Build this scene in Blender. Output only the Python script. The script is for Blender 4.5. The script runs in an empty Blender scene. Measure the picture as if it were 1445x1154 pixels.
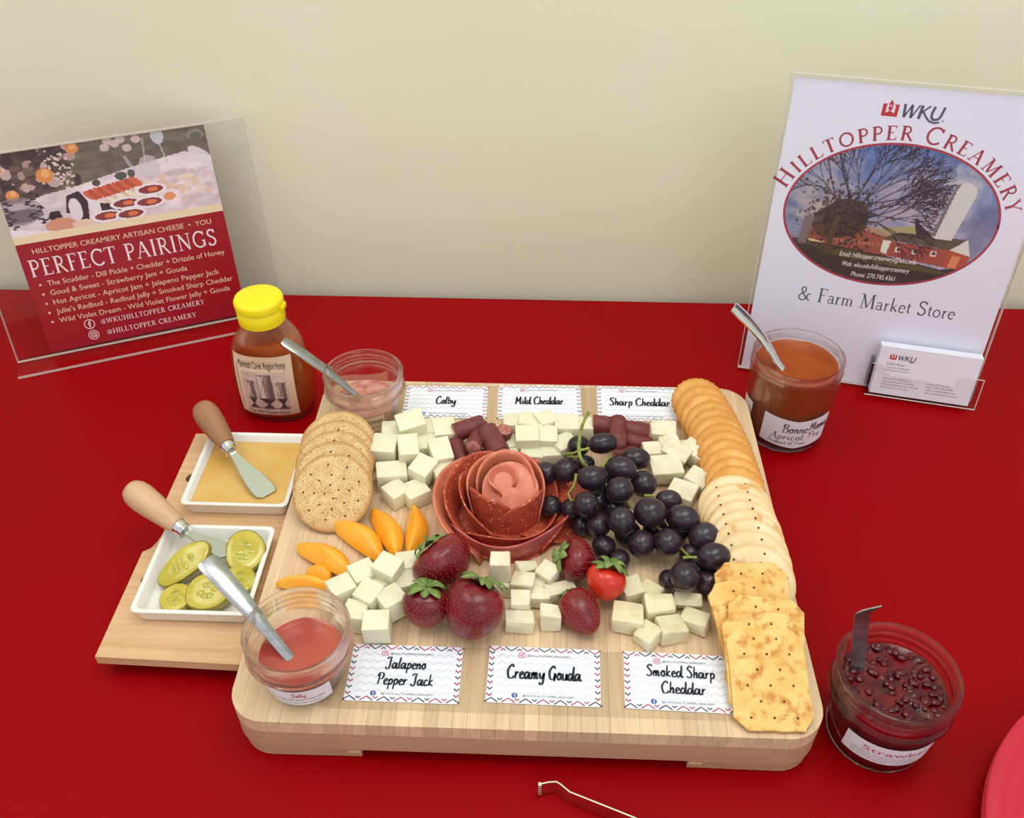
import bpy, bmesh, math, random
import numpy as np
from mathutils import Matrix, Vector, Euler
random.seed(7); rng = np.random.RandomState(5)
S = 0.01                       # everything below is written in centimetres; table top is z = 0
PI = math.pi
sc = bpy.context.scene
COL = sc.collection

# ------------------------------------------------------------------ camera, light, exposure
CAM = np.array([19.5, -32.25, 56.73]); EUL = (0.881, 0.001, 0.037); FPX = 1319.0
cd = bpy.data.cameras.new('camera'); cam = bpy.data.objects.new('camera', cd); COL.objects.link(cam)
cd.sensor_fit = 'HORIZONTAL'; cd.sensor_width = 36; cd.lens = 36 * FPX / 1445; cd.clip_start = 0.01; cd.clip_end = 50
cam.location = CAM * S; cam.rotation_euler = EUL; sc.camera = cam
world = bpy.data.worlds.new('world'); sc.world = world; world.use_nodes = True
bg = world.node_tree.nodes['Background']; bg.inputs[0].default_value = (0.95, 0.97, 0.98, 1); bg.inputs[1].default_value = 0.76
def area(name, loc, target, sx, sy, power, col):
    l = bpy.data.lights.new(name, 'AREA'); l.shape = 'RECTANGLE'; l.size = sx * S; l.size_y = sy * S
    l.energy = power; l.color = col
    o = bpy.data.objects.new(name, l); COL.objects.link(o); o.location = Vector(loc) * S
    o.rotation_euler = (Vector(target) - Vector(loc)).to_track_quat('-Z', 'Y').to_euler(); return o
area('ceiling_panel_light', (50, 2, 185), (25, 25, 0), 120, 60, 12, (1.0, 0.98, 0.92))
area('ceiling_panel_light', (-70, 2, 185), (10, 25, 0), 120, 60, 7, (1.0, 0.98, 0.92))
area('room_window_light', (110, -170, 170), (20, 50, 30), 120, 100, 8, (0.88, 0.93, 1.0))
sc.view_settings.view_transform = 'Standard'; sc.view_settings.look = 'None'
sc.view_settings.gamma = 1; sc.view_settings.use_curve_mapping = False; sc.view_settings.exposure = 0.0

_Rm = np.array(Euler(EUL).to_matrix())
def at(px, py, z=0.0):
    d = _Rm @ np.array([(px - 722.5) / FPX, -(py - 577) / FPX, -1.0]); return CAM + d * (z - CAM[2]) / d[2]

# ------------------------------------------------------------------ helpers
def lin(c):
    r = []
    for v in c[:3]:
        v = v / 255.0; r.append(v / 12.92 if v <= 0.04045 else ((v + 0.055) / 1.055) ** 2.4)
    return (r[0], r[1], r[2], 1.0)

def mat(name, rgb, rough=0.5, spec=0.5, metal=0.0, trans=0.0, ior=1.45, sss=0.0, ssc=(1, .6, .4), ssr=0.3,
        c2=None, nscale=1.0, stretch=(1, 1, 1), contrast=(0.35, 0.65), detail=4, bump=0.0, bscale=4.0, vor=None,
        rnd=0.0, coat=0.0, alpha=1.0, attr=None, c3=None, n3=3.0, k3=(0.6, 0.7), edge=None):
    m = bpy.data.materials.new(name); m.use_nodes = True; nt = m.node_tree; N = nt.nodes; L = nt.links
    p = N['Principled BSDF']
    p.inputs['Base Color'].default_value = lin(rgb); p.inputs['Roughness'].default_value = rough
    p.inputs['Specular IOR Level'].default_value = spec; p.inputs['Metallic'].default_value = metal
    p.inputs['Transmission Weight'].default_value = trans; p.inputs['IOR'].default_value = ior
    p.inputs['Coat Weight'].default_value = coat; p.inputs['Alpha'].default_value = alpha
    if sss: 
        p.inputs['Subsurface Weight'].default_value = sss; p.inputs['Subsurface Radius'].default_value = ssc
        p.inputs['Subsurface Scale'].default_value = ssr * S
    tc = N.new('ShaderNodeTexCoord'); oi = N.new('ShaderNodeObjectInfo')
    add = N.new('ShaderNodeVectorMath'); add.operation = 'ADD'
    mul = N.new('ShaderNodeVectorMath'); mul.operation = 'SCALE'; mul.inputs[0].default_value = (3.1, 5.7, 2.3)
    L.new(oi.outputs['Random'], mul.inputs['Scale']); L.new(tc.outputs['Object'], add.inputs[0]); L.new(mul.outputs[0], add.inputs[1])
    mp = N.new('ShaderNodeMapping'); mp.inputs['Scale'].default_value = [100 * s for s in stretch]
    L.new(add.outputs[0], mp.inputs[0])
    src = None
    def noise(scale, det):
        n = N.new('ShaderNodeTexNoise'); n.inputs['Scale'].default_value = scale; n.inputs['Detail'].default_value = det
        L.new(mp.outputs[0], n.inputs['Vector']); return n
    def ramp(sock, a, b):
        r = N.new('ShaderNodeMapRange'); r.inputs['From Min'].default_value = a; r.inputs['From Max'].default_value = b
        L.new(sock, r.inputs['Value']); return r.outputs[0]
    def mixc(f, a, b):
        mx = N.new('ShaderNodeMix'); mx.data_type = 'RGBA'
        L.new(f, mx.inputs['Factor'])
        for s, v in ((6, a), (7, b)):
            if isinstance(v, tuple): mx.inputs[s].default_value = v
            else: L.new(v, mx.inputs[s])
        return mx.outputs[2]
    if attr:
        a = N.new('ShaderNodeAttribute'); a.attribute_name = attr; src = a.outputs['Color']
    if c2: src = mixc(ramp(noise(nscale, detail).outputs['Fac'], *contrast), lin(rgb), lin(c2))
    if c3: src = mixc(ramp(noise(n3, 3).outputs['Fac'], *k3), src if src else lin(rgb), lin(c3))
    if vor:
        v = N.new('ShaderNodeTexVoronoi'); v.inputs['Scale'].default_value = vor[0]; L.new(mp.outputs[0], v.inputs['Vector'])
        src = mixc(ramp(v.outputs['Distance'], vor[1], vor[2]), lin(vor[3]), src if src else lin(rgb))
    if edge:   # baked rim: browner towards the outside of a round biscuit
        em = N.new('ShaderNodeVectorMath'); em.operation = 'MULTIPLY'; em.inputs[1].default_value = (100, 100, 0); L.new(tc.outputs['Object'], em.inputs[0])
        el = N.new('ShaderNodeVectorMath'); el.operation = 'LENGTH'; L.new(em.outputs[0], el.inputs[0])
        src = mixc(ramp(el.outputs['Value'], edge[0], edge[1]), src if src else lin(rgb), lin(edge[2]))
    if rnd:
        h = N.new('ShaderNodeHueSaturation'); L.new(src, h.inputs['Color']) if src else h.inputs['Color'].default_value.__setitem__(slice(0, 4), lin(rgb))
        r = N.new('ShaderNodeMapRange'); r.inputs['To Min'].default_value = 1 - rnd; r.inputs['To Max'].default_value = 1 + rnd
        L.new(oi.outputs['Random'], r.inputs['Value']); L.new(r.outputs[0], h.inputs['Value']); src = h.outputs[0]
    if src: L.new(src, p.inputs['Base Color'])
    if bump:
        b = N.new('ShaderNodeBump'); b.inputs['Strength'].default_value = bump; b.inputs['Distance'].default_value = 0.0008
        L.new(noise(bscale, 3).outputs['Fac'], b.inputs['Height']); L.new(b.outputs[0], p.inputs['Normal'])
    return m

def glassmat(name, tint, rough, clear, ior=1.45, bump=0.0):
    """glass: part refracting, part passing straight through (thin walls)"""
    m = bpy.data.materials.new(name); m.use_nodes = True; nt = m.node_tree; N = nt.nodes; L = nt.links; N.clear()
    out = N.new('ShaderNodeOutputMaterial'); g = N.new('ShaderNodeBsdfGlass'); t = N.new('ShaderNodeBsdfTransparent')
    g.inputs['Color'].default_value = tint; g.inputs['Roughness'].default_value = rough; g.inputs['IOR'].default_value = ior
    t.inputs['Color'].default_value = tint
    mx = N.new('ShaderNodeMixShader'); mx.inputs[0].default_value = clear
    L.new(g.outputs[0], mx.inputs[1]); L.new(t.outputs[0], mx.inputs[2]); L.new(mx.outputs[0], out.inputs[0])
    if bump:
        tc = N.new('ShaderNodeTexCoord'); n = N.new('ShaderNodeTexNoise'); n.inputs['Scale'].default_value = 60
        b = N.new('ShaderNodeBump'); b.inputs['Strength'].default_value = bump; b.inputs['Distance'].default_value = 0.001
        L.new(tc.outputs['Object'], n.inputs['Vector']); L.new(n.outputs['Fac'], b.inputs['Height']); L.new(b.outputs[0], g.inputs['Normal'])
    return m

def clearmat(name, tint, gloss=0.08, rough=0.05):
    """thin clear plastic sheet: passes light, fresnel gloss"""
    m = bpy.data.materials.new(name); m.use_nodes = True; nt = m.node_tree; N = nt.nodes; L = nt.links; N.clear()
    out = N.new('ShaderNodeOutputMaterial'); g = N.new('ShaderNodeBsdfGlossy'); t = N.new('ShaderNodeBsdfTransparent')
    g.inputs['Roughness'].default_value = rough; t.inputs['Color'].default_value = tint
    fr = N.new('ShaderNodeFresnel'); fr.inputs['IOR'].default_value = 1.45
    ge = N.new('ShaderNodeNewGeometry'); iv = N.new('ShaderNodeMath'); iv.operation = 'SUBTRACT'; iv.inputs[0].default_value = 1.0; L.new(ge.outputs['Backfacing'], iv.inputs[1])
    ad = N.new('ShaderNodeMath'); ad.operation = 'MULTIPLY'; ad.use_clamp = True; L.new(fr.outputs[0], ad.inputs[0]); L.new(iv.outputs[0], ad.inputs[1])
    ml = N.new('ShaderNodeMath'); ml.operation = 'MULTIPLY'; ml.inputs[1].default_value = gloss; L.new(ad.outputs[0], ml.inputs[0])
    mx = N.new('ShaderNodeMixShader'); L.new(ml.outputs[0], mx.inputs[0])
    L.new(t.outputs[0], mx.inputs[1]); L.new(g.outputs[0], mx.inputs[2]); L.new(mx.outputs[0], out.inputs[0])
    return m

def obj(name, verts, faces, m, parent=None, smooth=None, thick=None, sub=0, bev=None, kind=None):
    me = bpy.data.meshes.new(name)
    me.from_pydata([(v[0] * S, v[1] * S, v[2] * S) for v in verts], [], faces); me.update()
    bm = bmesh.new(); bm.from_mesh(me); bmesh.ops.recalc_face_normals(bm, faces=bm.faces)
    if bev: bmesh.ops.bevel(bm, geom=bm.edges[:], offset=bev * S, segments=2, profile=0.5, affect='EDGES', clamp_overlap=True)
    bm.to_mesh(me); bm.free()
    if smooth is not None:
        me.polygons.foreach_set('use_smooth', [True] * len(me.polygons))
        if smooth < 180: me.set_sharp_from_angle(angle=math.radians(smooth))
    me.materials.append(m)
    o = bpy.data.objects.new(name, me); COL.objects.link(o)
    if parent: o.parent = parent
    if thick: md = o.modifiers.new('thickness', 'SOLIDIFY'); md.thickness = thick * S; md.offset = 0
    if sub: md = o.modifiers.new('smooth', 'SUBSURF'); md.levels = sub; md.render_levels = sub
    if kind: o['kind'] = kind
    return o

def tag(o, label, cat, group=None):
    o['label'] = label; o['category'] = cat
    if group: o['group'] = group
    return o
def place(o, loc, rot=(0, 0, 0)):
    o.location = Vector([float(v) for v in loc]) * S; o.rotation_euler = rot; return o
def thing(name, label, cat, loc=(0, 0, 0), rot=(0, 0, 0), group=None):
    o = bpy.data.objects.new(name, None); COL.objects.link(o); o.empty_display_size = 0.02
    place(o, loc, rot); return tag(o, label, cat, group)
def frame(o, O, u, v):
    u = Vector(u).normalized(); v = Vector(v); n = u.cross(v).normalized(); v = n.cross(u)
    M = Matrix((u, v, n)).transposed().to_4x4(); M.translation = Vector([float(t) for t in O]) * S; o.matrix_world = M
def copy_tree(o, parent=None):
    c = o.copy(); COL.objects.link(c)
    if parent: c.parent = parent
    for ch in list(o.children): copy_tree(ch, c)
    return c

class G:
    """geometry collector"""
    def __init__(s): s.v = []; s.f = []
    def add(s, v, f):
        b = len(s.v); s.v += [tuple(map(float, q)) for q in v]; s.f += [tuple(b + i for i in q) for q in f]; return s
    def box(s, x0, x1, y0, y1, z0, z1):
        return s.add([(x, y, z) for z in (z0, z1) for x, y in ((x0, y0), (x1, y0), (x1, y1), (x0, y1))],
                     [(3, 2, 1, 0), (4, 5, 6, 7), (0, 1, 5, 4), (1, 2, 6, 5), (2, 3, 7, 6), (3, 0, 4, 7)])
    def prism(s, poly, z0, z1):
        n = len(poly)
        return s.add([(x, y, z0) for x, y in poly] + [(x, y, z1) for x, y in poly],
                     [tuple(range(n))[::-1], tuple(range(n, 2 * n))] + [(i, (i + 1) % n, n + (i + 1) % n, n + i) for i in range(n)])
    def loops(s, rings, closed=True, cap0=True, cap1=True):
        n = len(rings[0]); v = [p for r in rings for p in r]; f = []
        for k in range(len(rings) - 1):
            for i in range(n if closed else n - 1):
                j = (i + 1) % n; f.append((k * n + i, k * n + j, (k + 1) * n + j, (k + 1) * n + i))
        if cap0: f.append(tuple(range(n))[::-1])
        if cap1: f.append(tuple(range((len(rings) - 1) * n, len(rings) * n)))
        return s.add(v, f)
    def lathe(s, prof, n=48, sx=1, sy=1, cap0=True, cap1=True, c=(0, 0), wob=None):
        rings = []
        for r, z in prof:
            rings.append([(c[0] + sx * r * (wob(a, z) if wob else 1) * math.cos(a), c[1] + sy * r * (wob(a, z) if wob else 1) * math.sin(a), z) for a in [2 * PI * i / n for i in range(n)]])
        return s.loops(rings, True, cap0, cap1)
    def tube(s, pts, rad, n=10):
        pts = [Vector(p) for p in pts]; rings = []
        up = Vector((0, 0, 1))
        for i, p in enumerate(pts):
            d = (pts[min(i + 1, len(pts) - 1)] - pts[max(i - 1, 0)]).normalized()
            a = d.cross(up); a = a.normalized() if a.length > 1e-3 else Vector((1, 0, 0)); b = d.cross(a)
            r = rad[i] if isinstance(rad, (list, tuple)) else rad
            ra, rb = r if isinstance(r, (list, tuple)) else (r, r)
            rings.append([tuple(p + a * ra * math.cos(t) + b * rb * math.sin(t)) for t in [2 * PI * k / n for k in range(n)]])
        return s.loops(rings)
    def stroke(s, pts, w, z=0.0, brush=False):
        """flat ribbon along a polyline in the local xy plane"""
        pts = [Vector((p[0], p[1])) for p in pts]; L_ = []; R_ = []
        for i, p in enumerate(pts):
            a = pts[max(i - 1, 0)]; b = pts[min(i + 1, len(pts) - 1)]; d = (b - a)
            d = d.normalized() if d.length > 1e-6 else Vector((1, 0))
            n = Vector((-d.y, d.x)); ww = w * (0.45 + 0.65 * abs(d.y)) if brush else w
            if brush and i in (0, len(pts) - 1): ww *= 0.75
            L_.append((p + n * ww / 2).to_3d() + Vector((0, 0, z))); R_.append((p - n * ww / 2).to_3d() + Vector((0, 0, z)))
        n = len(pts)
        return s.add([tuple(q) for q in L_ + R_], [(i, n + i, n + i + 1, i + 1) for i in range(n - 1)])
    def poly(s, pts, z=0.0): return s.add([(x, y, z) for x, y in pts], [tuple(range(len(pts)))])
    def map(s, fn): s.v = [tuple(map(float, fn(*q))) for q in s.v]; return s
    def build(s, name, m, parent=None, **k): return obj(name, s.v, s.f, m, parent, **k)

def ell(cx, cy, rx, ry, a0=0, a1=360, n=24, rot=0):
    full = abs(a1 - a0) >= 360; r = []
    for i in range(n if full else n + 1):
        a = math.radians(a0 + (a1 - a0) * i / n); x = rx * math.cos(a); y = ry * math.sin(a)
        r.append((cx + x * math.cos(rot) - y * math.sin(rot), cy + x * math.sin(rot) + y * math.cos(rot)))
    return r
def rrect(x0, x1, y0, y1, r, n=6):
    p = []
    for cx, cy, a in ((x1 - r, y0 + r, -90), (x1 - r, y1 - r, 0), (x0 + r, y1 - r, 90), (x0 + r, y0 + r, 180)):
        p += ell(cx, cy, r, r, a, a + 90, n)
    return p
def smoothp(pts, k=5):
    if len(pts) < 3: return pts
    P = [np.array(p, float) for p in pts]; P = [2 * P[0] - P[1]] + P + [2 * P[-1] - P[-2]]; o = []
    for i in range(1, len(P) - 2):
        for j in range(k):
            t = j / k; a, b, c, d = P[i - 1:i + 3]
            o.append(tuple(0.5 * (2 * b + (c - a) * t + (2 * a - 5 * b + 4 * c - d) * t * t + (-a + 3 * b - 3 * c + d) * t ** 3)))
    o.append(tuple(P[-2])); return o

# ---- lettering: built-in sans, a stroked roman capital alphabet and a stroked brush script
_tc = {}
def bfont(txt):
    if txt not in _tc:
        c = bpy.data.curves.new('lettering', 'FONT'); c.body = txt; c.size = 1; c.resolution_u = 3
        o = bpy.data.objects.new('lettering', c); COL.objects.link(o)
        bpy.context.view_layer.update()
        me = bpy.data.meshes.new_from_object(o.evaluated_get(bpy.context.evaluated_depsgraph_get()))
        v = [tuple(q.co) for q in me.vertices]; f = [tuple(p.vertices) for p in me.polygons]
        bpy.data.objects.remove(o); bpy.data.curves.remove(c); bpy.data.meshes.remove(me); _tc[txt] = (v, f)
    return _tc[txt]
def sans(g, txt, x, y, h, w=None, align='l', shear=0.0, z=0.0, rot=0.0):
    v, f = bfont(txt)
    if not v: return
    x0 = min(q[0] for q in v); x1 = max(q[0] for q in v); k = h / 0.72; kx = k if w is None else w / (x1 - x0)
    W_ = (x1 - x0) * kx; off = {'l': 0, 'c': -W_ / 2, 'r': -W_}[align]; c, s_ = math.cos(rot), math.sin(rot)
    o = []
    for q in v:
        a = (q[0] - x0) * kx + off + shear * q[1] * k; b = q[1] * k; o.append((x + a * c - b * s_, y + a * s_ + b * c, z))
    g.add(o, f)
T_, t_ = 0.135, 0.055
def _s(*xy): return [(0.05, [(x - .12, y), (x + .12, y)]) for x, y in xy]
SER = {
 'H': (.86, [(T_, [(.15, 0), (.15, 1)]), (T_, [(.68, 0), (.68, 1)]), (t_, [(.15, .52), (.68, .52)])] + _s((.15, .02), (.15, .98), (.68, .02), (.68, .98))),
 'I': (.36, [(T_, [(.16, 0), (.16, 1)])] + _s((.16, .02), (.16, .98))),
 'L': (.62, [(T_, [(.16, 0), (.16, 1)]), (t_, [(.16, .03), (.54, .03)]), (.05, [(.54, 0), (.56, .2)])] + _s((.16, .02), (.16, .98))),
 'T': (.72, [(T_, [(.34, 0), (.34, 1)]), (t_, [(.04, .97), (.64, .97)]), (.05, [(.05, 1), (.03, .8)]), (.05, [(.63, 1), (.65, .8)])] + _s((.34, .02))),
 'O': (.88, [(.11, ell(.42, .5, .36, .47, 0, 360, 24) + [(.78, .5)])]),
 'P': (.64, [(T_, [(.16, 0), (.16, 1)]), (.09, [(.16, .96)] + ell(.32, .72, .22, .25, 90, -90, 10) + [(.16, .47)])] + _s((.16, .02), (.13, .98))),
 'E': (.64, [(T_, [(.16, 0), (.16, 1)]), (t_, [(.16, .03), (.54, .03)]), (t_, [(.16, .97), (.52, .97)]), (t_, [(.16, .53), (.42, .53)]), (.05, [(.54, 0), (.56, .2)]), (.05, [(.52, 1), (.53, .82)])] + _s((.13, .02), (.13, .98))),
 'R': (.74, [(T_, [(.16, 0), (.16, 1)]), (.09, [(.16, .96)] + ell(.32, .73, .2, .24, 90, -90, 10) + [(.16, .49)]), (.11, [(.34, .48), (.62, .04), (.7, .0)])] + _s((.16, .02), (.13, .98))),
 'C': (.78, [(.11, ell(.44, .5, .36, .47, 42, 318, 20)), (.05, [(.71, .98), (.71, .74)])]),
 'G': (.84, [(.11, ell(.44, .5, .36, .47, 42, 310, 20)), (T_, [(.7, .06), (.7, .42)]), (.05, [(.71, .98), (.71, .74)])] + _s((.68, .42))),
 'A': (.8, [(t_, [(.08, 0), (.38, 1)]), (T_, [(.38, .98), (.68, 0)]), (t_, [(.2, .36), (.55, .36)])] + _s((.08, .02), (.68, .02))),
 'M': (1.0, [(t_, [(.16, 0), (.2, 1)]), (.12, [(.2, .98), (.48, .06)]), (t_, [(.48, .06), (.78, .98)]), (T_, [(.78, 1), (.84, 0)])] + _s((.16, .02), (.84, .02), (.14, .98), (.82, .98))),
 'N': (.88, [(t_, [(.16, 0), (.16, 1)]), (T_, [(.16, .98), (.7, .02)]), (t_, [(.7, 0), (.7, 1)])] + _s((.16, .02), (.12, .98), (.7, .98))),
 'Y': (.74, [(T_, [(.35, 0), (.35, .45)]), (.11, [(.35, .45), (.08, .98)]), (t_, [(.35, .45), (.64, .98)])] + _s((.35, .02), (.08, .98), (.64, .98))),
 'F': (.6, [(T_, [(.16, 0), (.16, 1)]), (t_, [(.16, .97), (.52, .97)]), (t_, [(.16, .53), (.42, .53)]), (.05, [(.52, 1), (.53, .82)])] + _s((.16, .02), (.13, .98))),
 'S': (.6, [(.11, smoothp([(.5, .82), (.36, .96), (.18, .93), (.1, .76), (.2, .6), (.4, .46), (.5, .28), (.42, .08), (.22, .03), (.08, .18)], 3)), (.05, [(.5, .98), (.5, .76)]), (.05, [(.09, .02), (.09, .24)])]),
 'U': (.84, [(T_, [(.16, 1), (.16, .3)]), (.09, ell(.42, .32, .26, .29, 180, 360, 12)), (t_, [(.68, .3), (.68, 1)])] + _s((.16, .98), (.68, .98))),
 'K': (.8, [(T_, [(.16, 0), (.16, 1)]), (t_, [(.16, .42), (.62, .98)]), (.12, [(.3, .56), (.68, .02)])] + _s((.16, .02), (.16, .98), (.64, .98), (.68, .02))),
 'W': (1.1, [(.12, [(.08, .98), (.3, .04)]), (t_, [(.3, .04), (.55, .95)]), (.12, [(.55, .95), (.78, .04)]), (t_, [(.78, .04), (1.0, .98)])] + _s((.08, .98), (.55, .98), (1.0, .98))),
 ' ': (.35, []),
 '@': (.9, [(.07, ell(.45, .45, .38, .42, 20, 330, 20)), (.08, ell(.44, .45, .16, .2, 0, 360, 12)), (.07, [(.6, .66), (.6, .3), (.78, .3)])]),
 '&': (.95, [(.09, smoothp([(.85, .5), (.66, .46), (.6, .2), (.35, .02), (.12, .2), (.2, .42), (.48, .66), (.44, .93), (.26, .9), (.26, .7), (.5, .3), (.8, .02)], 4))]),
 # roman lower case
 'a': (.5, [(.07, smoothp([(.1, .44), (.2, .53), (.34, .5), (.36, .34)], 3)), (.1, [(.36, .4), (.36, .1), (.44, .03)]), (.07, ell(.22, .16, .14, .15, 60, 330, 12))]),
 'r': (.38, [(.1, [(.13, 0), (.13, .54)]), (.07, [(.14, .36), (.24, .5), (.34, .5)])] + [(.04, [(.03, .02), (.24, .02)])]),
 'm': (.8, [(.1, [(.13, 0), (.13, .54)]), (.1, [(.39, 0), (.39, .4)]), (.1, [(.65, 0), (.65, .4)]), (.06, [(.13, .38), (.24, .51), (.36, .48), (.39, .36)]), (.06, [(.39, .38), (.5, .51), (.62, .48), (.65, .36)])] + [(.04, [(x - .1, .02), (x + .1, .02)]) for x in (.13, .39, .65)]),
 'k': (.52, [(.1, [(.13, 0), (.13, .98)]), (.05, [(.13, .22), (.4, .52)]), (.1, [(.22, .32), (.46, .02)])]),
 'e': (.46, [(.05, [(.09, .3), (.38, .3)]), (.09, ell(.24, .27, .17, .25, 5, 318, 16))]),
 't': (.34, [(.1, [(.16, .7), (.16, .1), (.28, .04)]), (.05, [(.04, .5), (.3, .5)])]),
 'o': (.54, [(.09, ell(.26, .27, .19, .25, 0, 360, 16) + [(.45, .27)])]),
}
def serif(g, txt, x, y, h, w=None, align='l', z=0.0, shear=0.0, arc=None, big=None, sp=0.06):
    """roman letters; arc=(cx, cy, rx, ry, a0, a1) sets them along an ellipse"""
    adv = [(SER[c][0] + sp) * (big if (big and i and txt[i - 1] == ' ') or (big and i == 0) else 1) for i, c in enumerate(txt)]
    tot = sum(adv); kx = h if w is None else w / tot; pos = 0
    x += {'l': 0, 'c': -tot * kx / 2, 'r': -tot * kx}[align]
    if arc:
        cx, cy, rx, ry, a0, a1 = arc
        A = np.radians(np.linspace(a0, a1, 400)); X = cx + rx * np.cos(A); Y = cy + ry * np.sin(A)
        Ls = np.r_[0, np.cumsum(np.hypot(np.diff(X), np.diff(Y)))]; Ls /= Ls[-1]
    for i, c in enumerate(txt):
        sb = big if big and (i == 0 or txt[i - 1] == ' ') else 1
        for w_, pts in SER[c][1]:
            gg = G().stroke(pts, w_ * (1.15 if arc else 0.9) * (1 if sb == 1 else .9)); o = []
            for q in gg.v:
                a, b = q[0] * kx * sb, q[1] * h * sb
                if arc:
                    s0 = (pos + adv[i] / 2) / tot; px = np.interp(s0, Ls, X); py = np.interp(s0, Ls, Y)
                    p2 = (np.interp(min(s0 + .004, 1), Ls, X), np.interp(min(s0 + .004, 1), Ls, Y)); p1 = (np.interp(max(s0 - .004, 0), Ls, X), np.interp(max(s0 - .004, 0), Ls, Y))
                    th = math.atan2(p2[1] - p1[1], p2[0] - p1[0]); a -= adv[i] * kx / 2
                    o.append((px + a * math.cos(th) - b * math.sin(th), py + a * math.sin(th) + b * math.cos(th), z))
                else: o.append((x + pos * kx + a + shear * b, y + b, z))
            g.add(o, gg.f)
        pos += adv[i]
_bowl = [(.33, .4), (.2, .5), (.05, .28), (.1, .02), (.22, .06), (.34, .34)]
BR = {
 'a': (.5, [_bowl, [(.4, .5), (.36, .12), (.42, .0), (.52, .1)]]), 'b': (.42, [[(.12, .95), (.08, .1)], [(.08, .35), (.25, .5), (.36, .28), (.22, .02), (.08, .1)]]),
 'c': (.38, [[(.34, .4), (.2, .5), (.06, .25), (.18, .0), (.38, .12)]]), 'd': (.5, [_bowl, [(.46, 1.02), (.38, .2), (.42, .0), (.52, .1)]]),
 'e': (.38, [[(.08, .24), (.32, .34), (.22, .5), (.07, .28), (.16, .0), (.4, .12)]]),
 'h': (.42, [[(.16, .98), (.07, 0)], [(.09, .25), (.26, .48), (.32, .35), (.28, .05), (.42, .08)]]),
 'i': (.22, [[(.1, .48), (.08, .06), (.22, .08)], [(.14, .64), (.14, .71)]]), 'k': (.42, [[(.16, .98), (.07, 0)], [(.36, .5), (.12, .26), (.38, .0)]]),
 'l': (.24, [[(.18, .98), (.08, .1), (.24, .04)]]),
 'm': (.58, [[(.08, .48), (.06, 0)], [(.07, .25), (.2, .48), (.26, .3), (.23, 0)], [(.25, .25), (.38, .48), (.44, .3), (.42, .04), (.56, .08)]]),
 'n': (.42, [[(.08, .48), (.06, 0)], [(.07, .25), (.24, .48), (.31, .3), (.28, .04), (.42, .08)]]),
 'o': (.4, [[(.2, .5), (.06, .25), (.2, .0), (.34, .25), (.2, .5), (.42, .42)]]),
 'p': (.42, [[(.12, .5), (.04, -.38)], [(.09, .3), (.24, .5), (.36, .28), (.22, .02), (.08, .1)]]),
 'r': (.34, [[(.1, .5), (.07, 0)], [(.08, .22), (.2, .46), (.34, .42)]]),
 'u': (.44, [[(.08, .48), (.08, .08), (.22, .02), (.34, .2), (.36, .48)], [(.36, .48), (.35, .06), (.46, .06)]]),
 'y': (.44, [[(.08, .48), (.1, .14), (.24, .08), (.38, .4)], [(.4, .5), (.3, -.25), (.12, -.36), (.06, -.2)]]),
 't': (.3, [[(.18, .85), (.1, .06), (.28, .05)], [(.02, .54), (.3, .56)]]), 'f': (.3, [[(.34, .9), (.18, .9), (.1, -.25)], [(.02, .46), (.28, .48)]]),
 'v': (.4, [[(.06, .48), (.18, .02), (.36, .5)]]), 's': (.34, [[(.3, .44), (.14, .46), (.28, .16), (.14, .0), (.02, .06)]]),
 'C': (.58, [[(.52, .8), (.38, 1.), (.1, .6), (.16, .06), (.4, .0), (.58, .2)]]),
 'M': (.72, [[(.04, 0), (.14, .6), (.16, .95)], [(.16, .95), (.32, .3)], [(.32, .3), (.58, .98)], [(.58, .98), (.54, .08), (.7, .06)]]),
 'S': (.5, [[(.48, .84), (.32, 1.), (.14, .78), (.3, .52), (.42, .24), (.24, .0), (.02, .12)]]),
 'G': (.6, [[(.52, .8), (.38, 1.), (.1, .6), (.16, .08), (.4, .06), (.52, .45)], [(.36, .46), (.58, .46)], [(.54, .46), (.46, -.1)]]),
 'J': (.54, [[(.08, .8), (.26, .98), (.54, .96)], [(.4, .95), (.34, .1), (.16, -.05), (.02, .14)]]),
 'P': (.54, [[(.2, .9), (.12, 0)], [(.04, .66), (.2, .98), (.5, .88), (.44, .52), (.16, .45)]]),
 'B': (.56, [[(.2, .95), (.12, 0)], [(.04, .7), (.24, .98), (.46, .84), (.34, .56), (.2, .52)], [(.24, .54), (.5, .4), (.4, .04), (.06, .02)]]),
 'A': (.56, [[(.04, 0), (.4, .98)], [(.4, .98), (.44, .06), (.56, .1)], [(.16, .36), (.46, .38)]]),
 'F': (.48, [[(.2, .95), (.12, 0)], [(.04, .9), (.5, .96)], [(.14, .52), (.38, .55)]]), ' ': (.26, []), '.': (.16, [[(.06, .0), (.08, .04)]]),
}
def brush(g, txt, x, y, h, wid=0.14, align='c', w=None, z=0.0, slope=0.0):
    tot = sum(BR[c][0] for c in txt); kx = h if w is None else w / tot; x += {'l': 0, 'c': -tot * kx / 2}[align]; pos = 0
    for c in txt:
        for pts in BR[c][1]:
            g.stroke([(x + (pos + p[0]) * kx, y + p[1] * h + slope * (pos + p[0]) * kx) for p in smoothp(pts, 5)], wid * h, z, True)
        pos += BR[c][0]

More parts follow.
